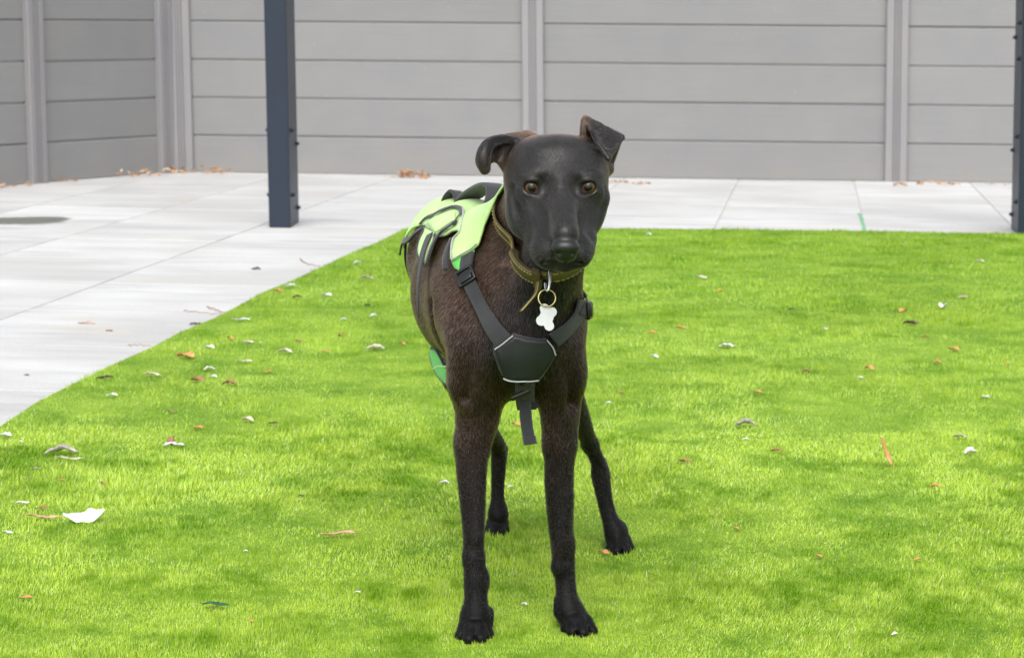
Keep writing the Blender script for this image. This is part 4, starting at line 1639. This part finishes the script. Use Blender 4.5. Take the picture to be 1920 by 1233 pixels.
# ------------------------------------------------------------------ the lawn: short bright artificial grass
def mat_turf():
    t = NT('green_turf_backing')
    n1 = t.noise(t.pos(), 5, 4)
    n2 = t.noise(t.pos(), 260, 3)
    c = t.ramp(n1, [(0.35, (0.13, 0.29, 0.004)), (0.65, (0.30, 0.48, 0.03))])
    c = t.mix(1.0, c, t.ramp(n2, [(0.3, 0.55), (0.7, 1.2)]), 'MULTIPLY')
    t.col(c)
    t.set(Roughness=0.9)
    t.bump(n2, 0.01, 0.8)
    return t.m


def mat_blade():
    t = NT('lime_grass_blade')
    p = t.pos()
    tone = t.n('Attribute', attribute_name='tone').outputs['Fac']
    big = t.noise(p, 2.6, 5, 0.62, (1.0, 0.75, 0))
    mid = t.noise(p, 9, 4, 0.6, (1.0, 0.8, 0))
    m = t.mix(0.5, big, mid)
    sml = t.noise(p, 27, 3, 0.6, (1.0, 0.7, 0))
    m = t.mix(0.22, m, sml)
    patch = t.ramp(m, [(0.42, 0.0), (0.53, 1.0)])
    sy = t.n('SeparateXYZ')
    t.l(p, sy.inputs[0])
    far = t.n('MapRange')                         # far half painted deeper, as the pile darkens when viewed at a low angle
    far.inputs['From Min'].default_value = 4.6
    far.inputs['From Max'].default_value = 8.0
    far.inputs['To Max'].default_value = 0.5
    t.l(sy.outputs[1], far.inputs[0])
    patch = t.mix(far.outputs[0], patch, (0, 0, 0))
    deep = t.ramp(tone, [(0.0, (0.080, 0.215, 0.002)), (0.5, (0.145, 0.315, 0.003)), (0.90, (0.22, 0.42, 0.007)), (1.0, (0.36, 0.48, 0.11))])
    pale = t.ramp(tone, [(0.0, (0.33, 0.52, 0.014)), (0.5, (0.485, 0.70, 0.06)), (0.85, (0.61, 0.79, 0.18)), (1.0, (0.70, 0.76, 0.38))])
    c = t.mix(patch, deep, pale)
    # thin blades in a dense pile: shade them mostly by the pile's own surface direction
    gn = t.n('NewGeometry').outputs['Normal']
    up = t.n('VectorMath', operation='MULTIPLY_ADD')
    up.inputs[1].default_value = (0.45, 0.45, 0.45)
    up.inputs[2].default_value = (0, 0, 0.75)
    t.l(gn, up.inputs[0])
    nn = t.n('VectorMath', operation='NORMALIZE')
    t.l(up.outputs[0], nn.inputs[0])
    d = t.n('BsdfDiffuse')
    t.l(nn.outputs[0], d.inputs['Normal'])
    tr = t.n('BsdfTranslucent')
    gl = t.n('BsdfGlossy', i_Roughness=0.42)
    gl.inputs['Color'].default_value = (0.9, 0.95, 0.85, 1)
    t.l(c, d.inputs[0])
    t.l(c, tr.inputs[0])
    a = t.n('MixShader')
    a.inputs[0].default_value = 0.22
    t.l(d.outputs[0], a.inputs[1])
    t.l(tr.outputs[0], a.inputs[2])
    b = t.n('MixShader')
    b.inputs[0].default_value = 0.035
    t.l(a.outputs[0], b.inputs[1])
    t.l(gl.outputs[0], b.inputs[2])
    t.l(b.outputs[0], t.o.inputs[0])
    return t.m


GZ = -0.006                                       # level of the turf backing against the paving
bm = bmesh.new()
LB = [bm.verts.new((x, y, 0.005)) for x, y in LAWN]
ft = bm.faces.new(LB)
ex_ = bmesh.ops.extrude_face_region(bm, geom=[ft])
for v in [v for v in ex_['geom'] if isinstance(v, bmesh.types.BMVert)]:
    v.co.z = -0.03
lawn = tag(link('lawn', bm_mesh('lawn', bm), mat_turf()), 'bright green artificial lawn the dog stands on', None, None, 'structure')


def vnoise(x, y, s, seed):
    r = np.random.default_rng(seed)
    T = r.random((64, 64))
    x, y = x * s, y * s
    i, j = np.floor(x).astype(int), np.floor(y).astype(int)
    u, v = x - i, y - j
    u, v = u * u * (3 - 2 * u), v * v * (3 - 2 * v)
    g_ = lambda a, b: T[a % 64, b % 64]
    return g_(i, j) * (1 - u) * (1 - v) + g_(i + 1, j) * u * (1 - v) + g_(i, j + 1) * (1 - u) * v + g_(i + 1, j + 1) * u * v


def strew(n, y0, y1, margin):
    """n random points on the lawn between two distances, inside the view plus a margin"""
    pts = []
    tot = 0
    while tot < n:
        y = rng.uniform(y0, y1, n)
        hw = y * 0.2286 * 1.04 + margin
        x = rng.uniform(-1, 1, n) * (y1 * 0.2286 * 1.04 + margin)
        k = (np.abs(x) < hw) & in_lawn(x, y)
        pts.append(np.stack([x[k], y[k]], 1))
        tot += k.sum()
    return np.concatenate(pts)[:n]


BANDS = [(330000, 2.45, 3.35, 0.0011, 0.0112, 0.25), (215000, 3.35, 4.6, 0.0015, 0.0118, 0.28), (190000, 4.6, 6.6, 0.0023, 0.0125, 0.3), (105000, 6.6, 9.26, 0.0042, 0.0145, 0.3)]
bv, bf, btone, nv = [], [], [], 0
for cnt, y0, y1, bw_, bh, mg in BANDS:
    P = strew(cnt, y0, y1, mg)
    n = len(P)
    x, y = P[:, 0], P[:, 1]
    tall = 0.75 + 0.5 * vnoise(x, y, 3.1, 1) * vnoise(x, y, 9, 2) * 2
    h = bh * tall * rng.uniform(0.6, 1.25, n)
    yaw = rng.uniform(0, 2 * np.pi, n)
    la = 2 * np.pi * (vnoise(x, y, 1.7, 3) * 1.3 + 0.25 * vnoise(x, y, 11, 4)) + rng.normal(0, 1.3, n)
    lm = h * (0.15 + 0.55 * vnoise(x, y, 2.3, 5)) * rng.uniform(0.2, 1.3, n)
    L = np.stack([np.cos(la) * lm, np.sin(la) * lm], 1)
    wx, wy = np.cos(yaw) * bw_ / 2, np.sin(yaw) * bw_ / 2
    z0 = np.full(n, 0.0)
    V = np.empty((n, 5, 3))
    V[:, 0] = np.stack([x - wx, y - wy, z0], 1)
    V[:, 1] = np.stack([x + wx, y + wy, z0], 1)
    V[:, 2] = np.stack([x + L[:, 0] * 0.38 + wx * 0.85, y + L[:, 1] * 0.38 + wy * 0.85, z0 + h * 0.6], 1)
    V[:, 3] = np.stack([x + L[:, 0] * 0.38 - wx * 0.85, y + L[:, 1] * 0.38 - wy * 0.85, z0 + h * 0.6], 1)
    V[:, 4] = np.stack([x + L[:, 0], y + L[:, 1], z0 + h * 0.98], 1)
    # trodden flat under the paws
    for px, py, rr in ((-0.050, 3.02, 0.030), (0.080, 3.05, 0.028), (-0.020, 3.665, 0.022), (0.172, 3.545, 0.026)):
        k = ((x - px) ** 2 + (y - py) ** 2) < rr ** 2
        V[k, 2:, 2] *= 0.35
    bv.append(V.reshape(-1, 3))
    i = nv + 5 * np.arange(n)[:, None]
    bf.append(np.concatenate([i + [0, 1, 2], i + [0, 2, 3], i + [3, 2, 4]]) if y0 < 4.5 else i + [0, 1, 4])
    btone.append(np.repeat(np.clip(0.5 + rng.normal(0, 0.24, n), 0, 1), 5))
    nv += 5 * n
GM = np_mesh('grass', np.concatenate(bv), np.concatenate(bf))
set_attr(GM, 'tone', np.concatenate(btone))
grass = tag(link('grass', GM, mat_blade()), 'short lime green grass blades covering the lawn', 'grass', None, 'stuff')


# ------------------------------------------------------------------ fallen leaves, petals and twigs, each lying where it fell
def mat_leaf(name, c1, c2, rough=0.7, trans=0.15):
    t = NT(name)
    n1 = t.noise(t.obj(), 90, 4, 0.6)
    uv = t.uv()
    vein = t.n('TexWave', wave_type='BANDS', bands_direction='Y', i_Scale=3.0, i_Distortion=1.5)
    t.l(uv, vein.inputs['Vector'])
    c = t.mix(t.ramp(n1, [(0.3, 0), (0.7, 1)]), tuple(c1), tuple(c2))
    c = t.mix(1.0, c, t.ramp(vein.outputs['Fac'], [(0.0, 0.86), (0.6, 1.0)]), 'MULTIPLY')
    t.col(c)
    t.set(Roughness=rough)
    t.bump(n1, 0.0012, 0.6)
    return t.m


LM = {
    'white': mat_leaf('bleached_white_leaf', (0.62, 0.62, 0.62), (0.80, 0.80, 0.80)),
    'cream': mat_leaf('cream_dry_leaf', (0.50, 0.44, 0.33), (0.68, 0.62, 0.52)),
    'grey': mat_leaf('grey_dry_leaf', (0.22, 0.19, 0.15), (0.55, 0.51, 0.46)),
    'pink': mat_leaf('pinkish_tan_leaf', (0.46, 0.24, 0.13), (0.66, 0.44, 0.28)),
    'orange': mat_leaf('orange_leaf', (0.55, 0.22, 0.06), (0.70, 0.40, 0.16)),
    'brown': mat_leaf('red_brown_leaf', (0.26, 0.11, 0.05), (0.42, 0.22, 0.12)),
    'dark': mat_leaf('dark_brown_leaf', (0.045, 0.030, 0.022), (0.12, 0.085, 0.06)),
    'green': mat_leaf('deep_green_leaf', (0.012, 0.075, 0.022), (0.03, 0.13, 0.04), 0.4),
}


def leaf_mesh(L, W, curl, bend, twist, seed, tipf=0.15):
    """a curled leaf: pointed outline, cupped across, arched along, with a midrib fold"""
    r = random.Random(seed)
    curl *= 0.7
    nu, nv_ = 10, 5
    vs, fs = [], []
    wob = [r.uniform(0.8, 1.15) for _ in range(nu + 1)]
    for i in range(nu + 1):
        u = i / nu
        w_ = W * 0.5 * max(tipf * (1 - u) + 0.06, math.sin(math.pi * min(1, u * 0.94 + 0.05)) ** 0.75) * wob[i]
        cx = L * (u - 0.5)
        arch = bend * L * (0.25 - (u - 0.5) ** 2) * 0.45 + 0.03 * L * math.sin(u * 7 + seed)
        tw = twist * (u - 0.5)
        for j in range(nv_):
            v = j / (nv_ - 1) * 2 - 1
            y = w_ * v * math.cos(curl * abs(v) * 0.6)
            z = w_ * abs(v) ** 1.5 * curl * 0.8
            vs.append((cx, y * math.cos(tw) - z * math.sin(tw), arch + y * math.sin(tw) + z * math.cos(tw)))
    for i in range(nu):
        for j in range(nv_ - 1):
            fs.append((i * nv_ + j, (i + 1) * nv_ + j, (i + 1) * nv_ + j + 1, i * nv_ + j + 1))
    ph = [r.uniform(0, 6.3) for _ in range(4)]
    vs = [(x, y, z + W * 0.06 * (math.sin(x / L * 17 + ph[0]) * math.cos(y / W * 5 + ph[1]) + 0.7 * math.sin(x / L * 29 + y / W * 7 + ph[2]))) for x, y, z in vs]
    zmin = min(v[2] for v in vs)
    vs = [(x, y, z - zmin) for x, y, z in vs]
    me = mesh('leaf', vs, fs)
    uvl = me.uv_layers.new(name='UVMap')
    for lp in me.loops:
        i, j = divmod(lp.vertex_index, nv_)
        uvl.data[lp.index].uv = (i / nu, j / (nv_ - 1))
    return me


SEED = [0]


def leaf(px, py, lpx, wpx, ang, colour, name, label, cat, curl=0.6, bend=0.25, twist=0.6, z=0.011, group=None, pitch=0.0, roll=0.0):
    """a leaf seen at photo pixel (px, py), lpx by wpx pixels; ang = its heading on the ground in degrees"""
    SEED[0] += 1
    p = gnd(px, py, z)
    s = p[1] / FOC
    me = leaf_mesh(lpx * s, wpx * s, curl, bend, twist, SEED[0] * 3 + 1)
    me.name = name
    o = link(name, me, LM[colour], None, True)
    o.location = p
    o.rotation_euler = (R(roll), R(pitch), R(ang))
    md = o.modifiers.new('thickness', 'SOLIDIFY')
    md.thickness = 0.0007
    tag(o, label, cat, group)
    return o


# the ones that can be told apart
leaf(160, 974, 78, 34, 8, 'white', 'dry_leaf', 'large white curled leaf, upturned at both ends, lying on the lawn at far left', 'leaf', 0.9, -3.0, 0.5, 0.010, roll=35, pitch=-6)
leaf(80, 970, 78, 12, -10, 'pink', 'dry_leaf', 'long pinkish tan leaf strip left of the large white curled leaf', 'leaf', 0.8, 0.1, 0.8)
leaf(115, 850, 64, 22, 16, 'grey', 'dry_leaf', 'twisted grey brown leaf lying behind a pale pink strip near the paving', 'leaf', 1.3, 0.5, 1.6)
leaf(130, 860, 60, 9, -4, 'cream', 'dry_leaf', 'thin pale pink strip lying in front of the twisted grey brown leaf', 'leaf', 0.6, 0.1, 0.5)
leaf(66, 879, 24, 9, 10, 'grey', 'dry_leaf', 'short grey leaf strip near the left edge, nearer than the pale pink strip', 'leaf')
leaf(42, 943, 30, 11, 22, 'white', 'dry_leaf', 'slim white curved strip standing behind the pinkish tan leaf strip', 'leaf', 0.8, 0.5)
leaf(78, 952, 26, 12, 12, 'brown', 'dry_leaf', 'small orange brown leaf just behind the pinkish tan leaf strip', 'leaf')
leaf(15, 997, 24, 9, -30, 'white', 'dry_leaf', 'small white strip at the left edge, nearer than the pinkish tan leaf', 'leaf')
leaf(48, 1120, 26, 14, 10, 'orange', 'dry_leaf', 'orange leaf alone on the lawn at the near left corner', 'leaf')
leaf(403, 1133, 54, 18, -3, 'green', 'green_leaf', 'single dark green fresh leaf lying on the near lawn', 'leaf', 0.5, 0.12, 0.4, 0.013)
leaf(636, 1002, 80, 14, 8, 'pink', 'dry_leaf', 'long pinkish brown leaf left of the front paws', 'leaf', 0.7, 0.12, 0.7)
leaf(325, 835, 44, 20, 20, 'white', 'feather', 'white downy feather in front of a round brown seed pod', 'feather', 0.5, 0.25, 0.3)
leaf(8, 817, 30, 18, -10, 'white', 'petal', 'white petal at the left edge of the picture on the lawn corner', 'petal', 0.9, 0.4)
leaf(465, 788, 26, 16, -25, 'cream', 'dry_leaf', 'cream curled leaf on the left lawn beside a dark brown scrap', 'leaf', 1.1, 0.5)
leaf(512, 793, 18, 10, 10, 'dark', 'dry_leaf', 'dark brown scrap right of the cream curled leaf on the left lawn', 'leaf')
leaf(285, 703, 36, 11, -4, 'cream', 'dry_leaf', 'pale leaf strip nearest the paving edge halfway down the left lawn', 'leaf', 0.9, 0.3)
leaf(370, 713, 28, 17, -15, 'brown', 'dry_leaf', 'orange brown crumpled leaf below two white petals on the left lawn', 'leaf', 1.2, 0.5, 1.5)
leaf(430, 720, 28, 18, 5, 'brown', 'dry_leaf', 'brown leaf with a pale top right of the two white petals', 'leaf', 1.0, 0.4)
leaf(457, 677, 34, 9, -6, 'cream', 'dry_leaf', 'thin cream strip lying level with the two white petals', 'leaf')
leaf(535, 660, 32, 14, -14, 'cream', 'dry_leaf', 'cream leaf midway between the paving edge and the dog', 'leaf', 1.0, 0.3)
leaf(704, 654, 36, 18, 20, 'cream', 'dry_leaf', 'cream curled leaf with a dark underside close to the left of the dog', 'leaf', 1.3, 0.6, 1.0)
leaf(1398, 797, 44, 20, 14, 'grey', 'dry_leaf', 'grey curled leaf on the lawn right of the hind leg', 'leaf', 1.3, 0.45, 1.2)
leaf(1657, 846, 64, 20, -28, 'orange', 'dry_leaf', 'long orange leaf strip standing steeply in the right lawn', 'leaf', 0.7, 0.3, 0.6, 0.036, pitch=66)
leaf(1800, 820, 30, 11, -12, 'grey', 'dry_leaf', 'grey leaf strip behind the white blossom on the right lawn', 'leaf', 1.0, 0.4)
leaf(1820, 850, 24, 22, 30, 'white', 'petal', 'ragged white blossom near the right edge, nearer than the grey strip', 'petal', 1.4, 0.7, 1.8)
leaf(1455, 846, 24, 13, -10, 'brown', 'dry_leaf', 'red brown leaf on the lawn right of the grey curled leaf', 'leaf', 0.9, 0.4)
leaf(1363, 649, 32, 18, 12, 'white', 'feather', 'white feather on the lawn straight right of the chest pad', 'feather', 0.7, 0.5)
leaf(1768, 576, 15, 18, 60, 'white', 'petal', 'upright white petal on the far right lawn', 'petal', 1.2, 1.0)
leaf(1708, 607, 32, 15, 5, 'dark', 'dry_leaf', 'dark brown curled leaf on the far right lawn', 'leaf', 1.1, 0.4, 1.2)
leaf(1693, 583, 26, 12, 55, 'orange', 'dry_leaf', 'pale orange leaf standing just behind the dark brown curled leaf', 'leaf', 0.8, 0.5)
leaf(1132, 1036, 24, 16, -30, 'orange', 'dry_leaf', 'small orange leaf touching the hind paw on the right', 'leaf', 0.8, 0.5)
leaf(545, 537, 24, 13, 20, 'white', 'petal', 'white petal on the far left lawn edge beside an orange leaf', 'petal', 0.8, 0.5)
leaf(522, 547, 20, 14, 10, 'orange', 'dry_leaf', 'bright orange leaf lying on the paving edge of the lawn', 'leaf', 0.8, 0.5)
leaf(196, 709, 34, 12, 25, 'dark', 'dry_leaf', 'dark curled leaf caught on the paving edge of the lawn', 'leaf', 1.1, 0.4)
leaf(393, 692, 22, 14, 30, 'white', 'petal', 'white petal, the farther of two close together on the left lawn', 'petal', 0.7, 0.5)
leaf(399, 706, 17, 12, 0, 'white', 'petal', 'white petal, the nearer of two close together on the left lawn', 'petal', 0.7, 0.5)
leaf(687, 523, 30, 12, 12, 'grey', 'dry_leaf', 'brown grey leaf lying on the lawn just left of the harness', 'leaf', 1.0, 0.4)
leaf(452, 599, 36, 9, -5, 'white', 'petal', 'pale flattened petal at the far paving edge of the lawn', 'petal', 0.5, 0.2)

LAND = [(160, 963, 'the large white curled leaf'), (403, 1130, 'the dark green leaf'), (636, 1000, 'the long pinkish brown leaf'), (325, 830, 'the white downy feather'),
        (115, 845, 'the twisted grey brown leaf'), (465, 786, 'the cream curled leaf'), (396, 697, 'the two white petals'), (535, 657, 'the cream leaf by the dog'),
        (704, 651, 'the cream and dark leaf'), (545, 540, 'the bright orange edge leaf'), (1398, 795, 'the grey curled leaf'), (1657, 843, 'the long orange strip'),
        (1820, 845, 'the white blossom'), (1363, 645, 'the white feather'), (1768, 572, 'the upright white petal'), (1708, 605, 'the dark brown curled leaf'),
        (890, 1200, 'the left front paw'), (1085, 1190, 'the right front paw'), (1160, 1035, 'the right hind paw'), (930, 1003, 'the left hind paw'),
        (1905, 440, 'the far right post'), (1100, 500, 'the dog head'), (285, 703, 'the pale leaf strip by the paving'), (687, 523, 'the grey leaf by the harness')]
SMALL = [(39, 828, 10, 'white'), (348, 669, 34, 'orange'), (432, 634, 14, 'orange'), (465, 642, 20, 'cream'), (505, 698, 15, 'orange'), (393, 652, 18, 'white'), (670, 494, 17, 'white'),
         (612, 553, 19, 'white'), (557, 558, 18, 'dark'), (645, 599, 12, 'white'), (700, 594, 18, 'white'), (689, 572, 11, 'dark'), (210, 742, 20, 'white'), (1314, 521, 24, 'cream'),
         (1350, 547, 12, 'orange'), (1276, 616, 20, 'orange'), (1222, 625, 16, 'orange'), (1227, 669, 15, 'white'), (1141, 755, 13, 'white'), (1165, 738, 13, 'brown'), (1422, 736, 15, 'orange'),
         (1630, 692, 18, 'orange'), (1788, 655, 20, 'orange'), (1758, 680, 13, 'orange'), (1612, 708, 12, 'white'), (1512, 697, 18, 'brown'), (1847, 744, 15, 'white'),
         (1837, 491, 18, 'cream'), (1806, 558, 19, 'cream'), (1398, 824, 13, 'white'), (1285, 865, 20, 'brown'), (1753, 912, 20, 'orange'), (1546, 617, 11, 'white'),
         (1720, 1049, 16, 'orange'), (1535, 1042, 13, 'orange'), (1678, 1188, 14, 'white'), (968, 796, 18, 'orange'), (833, 905, 19, 'white'), (957, 913, 13, 'white'), (983, 1132, 11, 'white'),
         (670, 1110, 13, 'white'), (470, 1163, 12, 'orange'), (195, 907, 15, 'brown'), (115, 900, 12, 'orange'), (1735, 633, 16, 'brown'), (1484, 580, 12, 'dark'), (755, 645, 14, 'orange'),
         (372, 802, 18, 'orange'), (320, 771, 14, 'brown'), (560, 640, 14, 'brown'), (610, 660, 13, 'orange'), (640, 630, 12, 'brown'), (1216, 440, 9, 'white'), (1380, 990, 11, 'orange'), (1888, 683, 12, 'orange'),
         (565, 930, 11, 'dark'), (460, 1032, 8, 'white')]
WORD = {'white': 'white petal', 'orange': 'orange leaf scrap', 'cream': 'cream leaf scrap', 'brown': 'brown leaf scrap', 'dark': 'dark leaf scrap'}
seen_l = set()
for px, py, L, colr in SMALL:
    ds = sorted(LAND, key=lambda q: (q[0] - px) ** 2 + (1.8 * (q[1] - py)) ** 2)
    lab = None
    for q in ds:
        dx, dy = px - q[0], py - q[1]
        rel = ('left of' if dx < 0 else 'right of') if abs(dx) > 1.6 * abs(dy) else ('behind' if dy < 0 else 'in front of')
        lab = 'small ' + WORD[colr] + ' on the lawn ' + rel + ' ' + q[2]
        if lab not in seen_l:
            break
    seen_l.add(lab)
    nm = 'petal' if colr == 'white' else 'leaf_scrap'
    leaf(px, py, L * 1.15, L * random.uniform(0.45, 0.75), random.uniform(-40, 40), colr, nm, lab, 'petal' if colr == 'white' else 'leaf', random.uniform(0.7, 1.3), random.uniform(0.3, 0.8),
         random.uniform(0.3, 1.6), 0.010, 'petals and leaf scraps scattered on the lawn')

# round seed pod behind the feather
pod = tag(empty('seed_pod', gnd(320, 826, 0.014)), 'round brown seed pod on the lawn behind the white downy feather', 'seed pod')
bm = bmesh.new()
bmesh.ops.create_icosphere(bm, subdivisions=3, radius=0.0085)
for v in bm.verts:
    v.co *= 1 + 0.10 * math.sin(v.co.x * 900) * math.sin(v.co.z * 700 + 1) + 0.05 * math.sin(v.co.y * 1600)
    v.co.z *= 0.9
link('shell', bm_mesh('shell', bm), LM['brown'], pod, True)
bm = bmesh.new()
add_tube(bm, [(0.004, 0.0, 0.005), (0.007, 0.001, 0.009), (0.009, 0.0, 0.011)], [0.0016, 0.001, 0.0005], 6)
link('stalk', bm_mesh('stalk', bm), LM['dark'], pod, True)

# twigs and leaves on the paving
def twig(pts, rad, label):
    bm = bmesh.new()
    P = [gnd(x, y, 0.004) for x, y in pts]
    c = sum((Vector(p) for p in P), Vector()) / len(P)
    add_tube(bm, [Vector(p) - c + Vector((0, 0, 0.002 * math.sin(k * 2.1))) for k, p in enumerate(spline(P, 14))], [rad * (1 - 0.6 * k / 13) for k in range(14)], 6)
    o = link('twig', bm_mesh('twig', bm), LM['brown'], None, True)
    o.location = c
    tag(o, label, 'twig')


twig([(388, 575), (402, 579), (415, 584), (430, 590)], 0.0019, 'short red brown twig on the paving close to the lawn edge')
twig([(345, 582), (385, 586), (428, 590)], 0.0014, 'long thin reddish twig on the paving touching the lawn edge')
twig([(240, 647), (262, 646), (292, 650)], 0.0012, 'thin pale red twig on the near paving')
twig([(563, 484), (568, 490), (580, 495), (600, 499)], 0.0020, 'tan curved twig on the far paving right of the dark leaf')
leaf(368, 609, 26, 12, 0, 'dark', 'dry_leaf', 'dark leaf on the paving nearest the lawn edge', 'leaf', 1.0, 0.4, z=0.001)
leaf(162, 606, 34, 8, -4, 'pink', 'dry_leaf', 'thin tan leaf strip alone on the middle of the paving', 'leaf', 0.8, 0.2, z=0.001)
leaf(205, 620, 14, 8, 10, 'brown', 'dry_leaf', 'tiny brown scrap on the paving right of the thin tan strip', 'leaf', z=0.001)
leaf(480, 505, 18, 11, -8, 'dark', 'dry_leaf', 'dark leaf on the far paving left of the tan curved twig', 'leaf', 1.0, 0.5, z=0.001)
leaf(50, 703, 10, 6, 0, 'dark', 'dry_leaf', 'tiny dark scrap on the near white paving at left', 'leaf', z=0.001)
leaf(312, 322, 17, 15, 10, 'cream', 'dry_leaf', 'pale leaf on top of the heap in the fence corner', 'leaf', 1.2, 0.9, z=0.02)


def litter(name, label, spots, n, zmax):
    """a drift of small leaves too many to count; spots = [(px, py, spread x m, spread y m)]"""
    vs, fs, mi = [], [], []
    for k in range(n):
        px, py, sx, sy = random.choice(spots)
        p = gnd(px, py)
        a, b = random.gauss(0, 0.45), random.gauss(0, 0.45)
        c = Vector((p[0] + a * sx, p[1] + b * sy, 0.004 + random.random() * zmax * max(0.1, 1 - (a * a + b * b))))
        Rm = Matrix.Rotation(random.uniform(0, 6.3), 3, 'Z') @ Matrix.Rotation(random.uniform(-0.7, 0.7), 3, 'X') @ Matrix.Rotation(random.uniform(-0.6, 0.6), 3, 'Y')
        L, W_ = random.uniform(0.016, 0.038), random.uniform(0.008, 0.017)
        base = len(vs)
        for x, y, z in ((-1, 0, 0), (-0.3, -1, 0.3), (-0.25, 0, -0.1), (-0.3, 1, 0.3), (0.5, -0.7, 0.25), (0.5, 0, -0.05), (0.5, 0.7, 0.25), (1.1, 0, 0.1)):
            q = c + Rm @ Vector((x * L / 2, y * W_ / 2, z * W_ / 2))
            vs.append((q.x, q.y, max(q.z, 0.003)))
        f = [(0, 1, 2), (0, 2, 3), (1, 4, 5, 2), (2, 5, 6, 3), (4, 7, 5), (5, 7, 6)]
        fs += [tuple(base + i for i in t_) for t_ in f]
        mi += [random.choice([0, 0, 0, 1, 1, 2, 3])] * 6
    me = mesh(name, vs, fs)
    for m in ('orange', 'pink', 'brown', 'cream'):
        me.materials.append(LM[m])
    me.polygons.foreach_set('material_index', mi)
    o = link(name, me, None)
    md = o.modifiers.new('thickness', 'SOLIDIFY')
    md.thickness = 0.0012
    tag(o, label, 'leaf litter', None, 'stuff')


litter('leaf_litter', 'drift of orange and brown leaves heaped in the fence corner', [(300, 324, 0.10, 0.05), (318, 323, 0.10, 0.06), (345, 325, 0.10, 0.05), (385, 326, 0.12, 0.03), (412, 326, 0.08, 0.03), (270, 330, 0.10, 0.04), (235, 333, 0.08, 0.03)], 105, 0.04)
litter('leaf_litter', 'small heap of orange leaves on the paving left of the dog ear', [(755, 333, 0.07, 0.05), (772, 332, 0.09, 0.06), (792, 334, 0.07, 0.05)], 90, 0.04)
litter('leaf_litter', 'brown leaf drift along the fence foot at right', [(1740, 346, 0.10, 0.04), (1765, 347, 0.12, 0.04), (1865, 347, 0.08, 0.03), (1690, 349, 0.06, 0.02)], 42, 0.015)
litter('leaf_litter', 'few orange leaves at the foot of the angled fence at left', [(8, 351, 0.08, 0.03), (50, 349, 0.06, 0.02), (130, 340, 0.05, 0.02)], 26, 0.015)
litter('leaf_litter', 'stained leaf crumbs on the paving behind the dog', [(1160, 343, 0.10, 0.05), (1200, 345, 0.08, 0.04), (1115, 340, 0.05, 0.03)], 26, 0.006)


# moss grown up in one open joint of the far paving
vs, fs = [], []
for k in range(60):
    t_ = k / 59
    p = gnd(1611 + 11 * t_, 400 + 33 * t_, 0.002)
    for _ in range(5):
        c = Vector((p[0] + random.gauss(0, 0.0025), p[1] + random.gauss(0, 0.012), 0.0005))
        r_ = random.uniform(0.002, 0.005)
        b_ = len(vs)
        vs += [(c.x - r_, c.y - r_, 0), (c.x + r_, c.y - r_, 0), (c.x, c.y + r_, 0), (c.x, c.y, r_ * 0.9)]
        fs += [(b_, b_ + 1, b_ + 3), (b_ + 1, b_ + 2, b_ + 3), (b_ + 2, b_, b_ + 3)]
tag(link('moss', mesh('moss', vs, fs), simple('blue_green_moss', (0.14, 0.34, 0.20), 0.9)), 'green moss in an open paving joint beyond the lawn', 'moss', None, 'stuff')
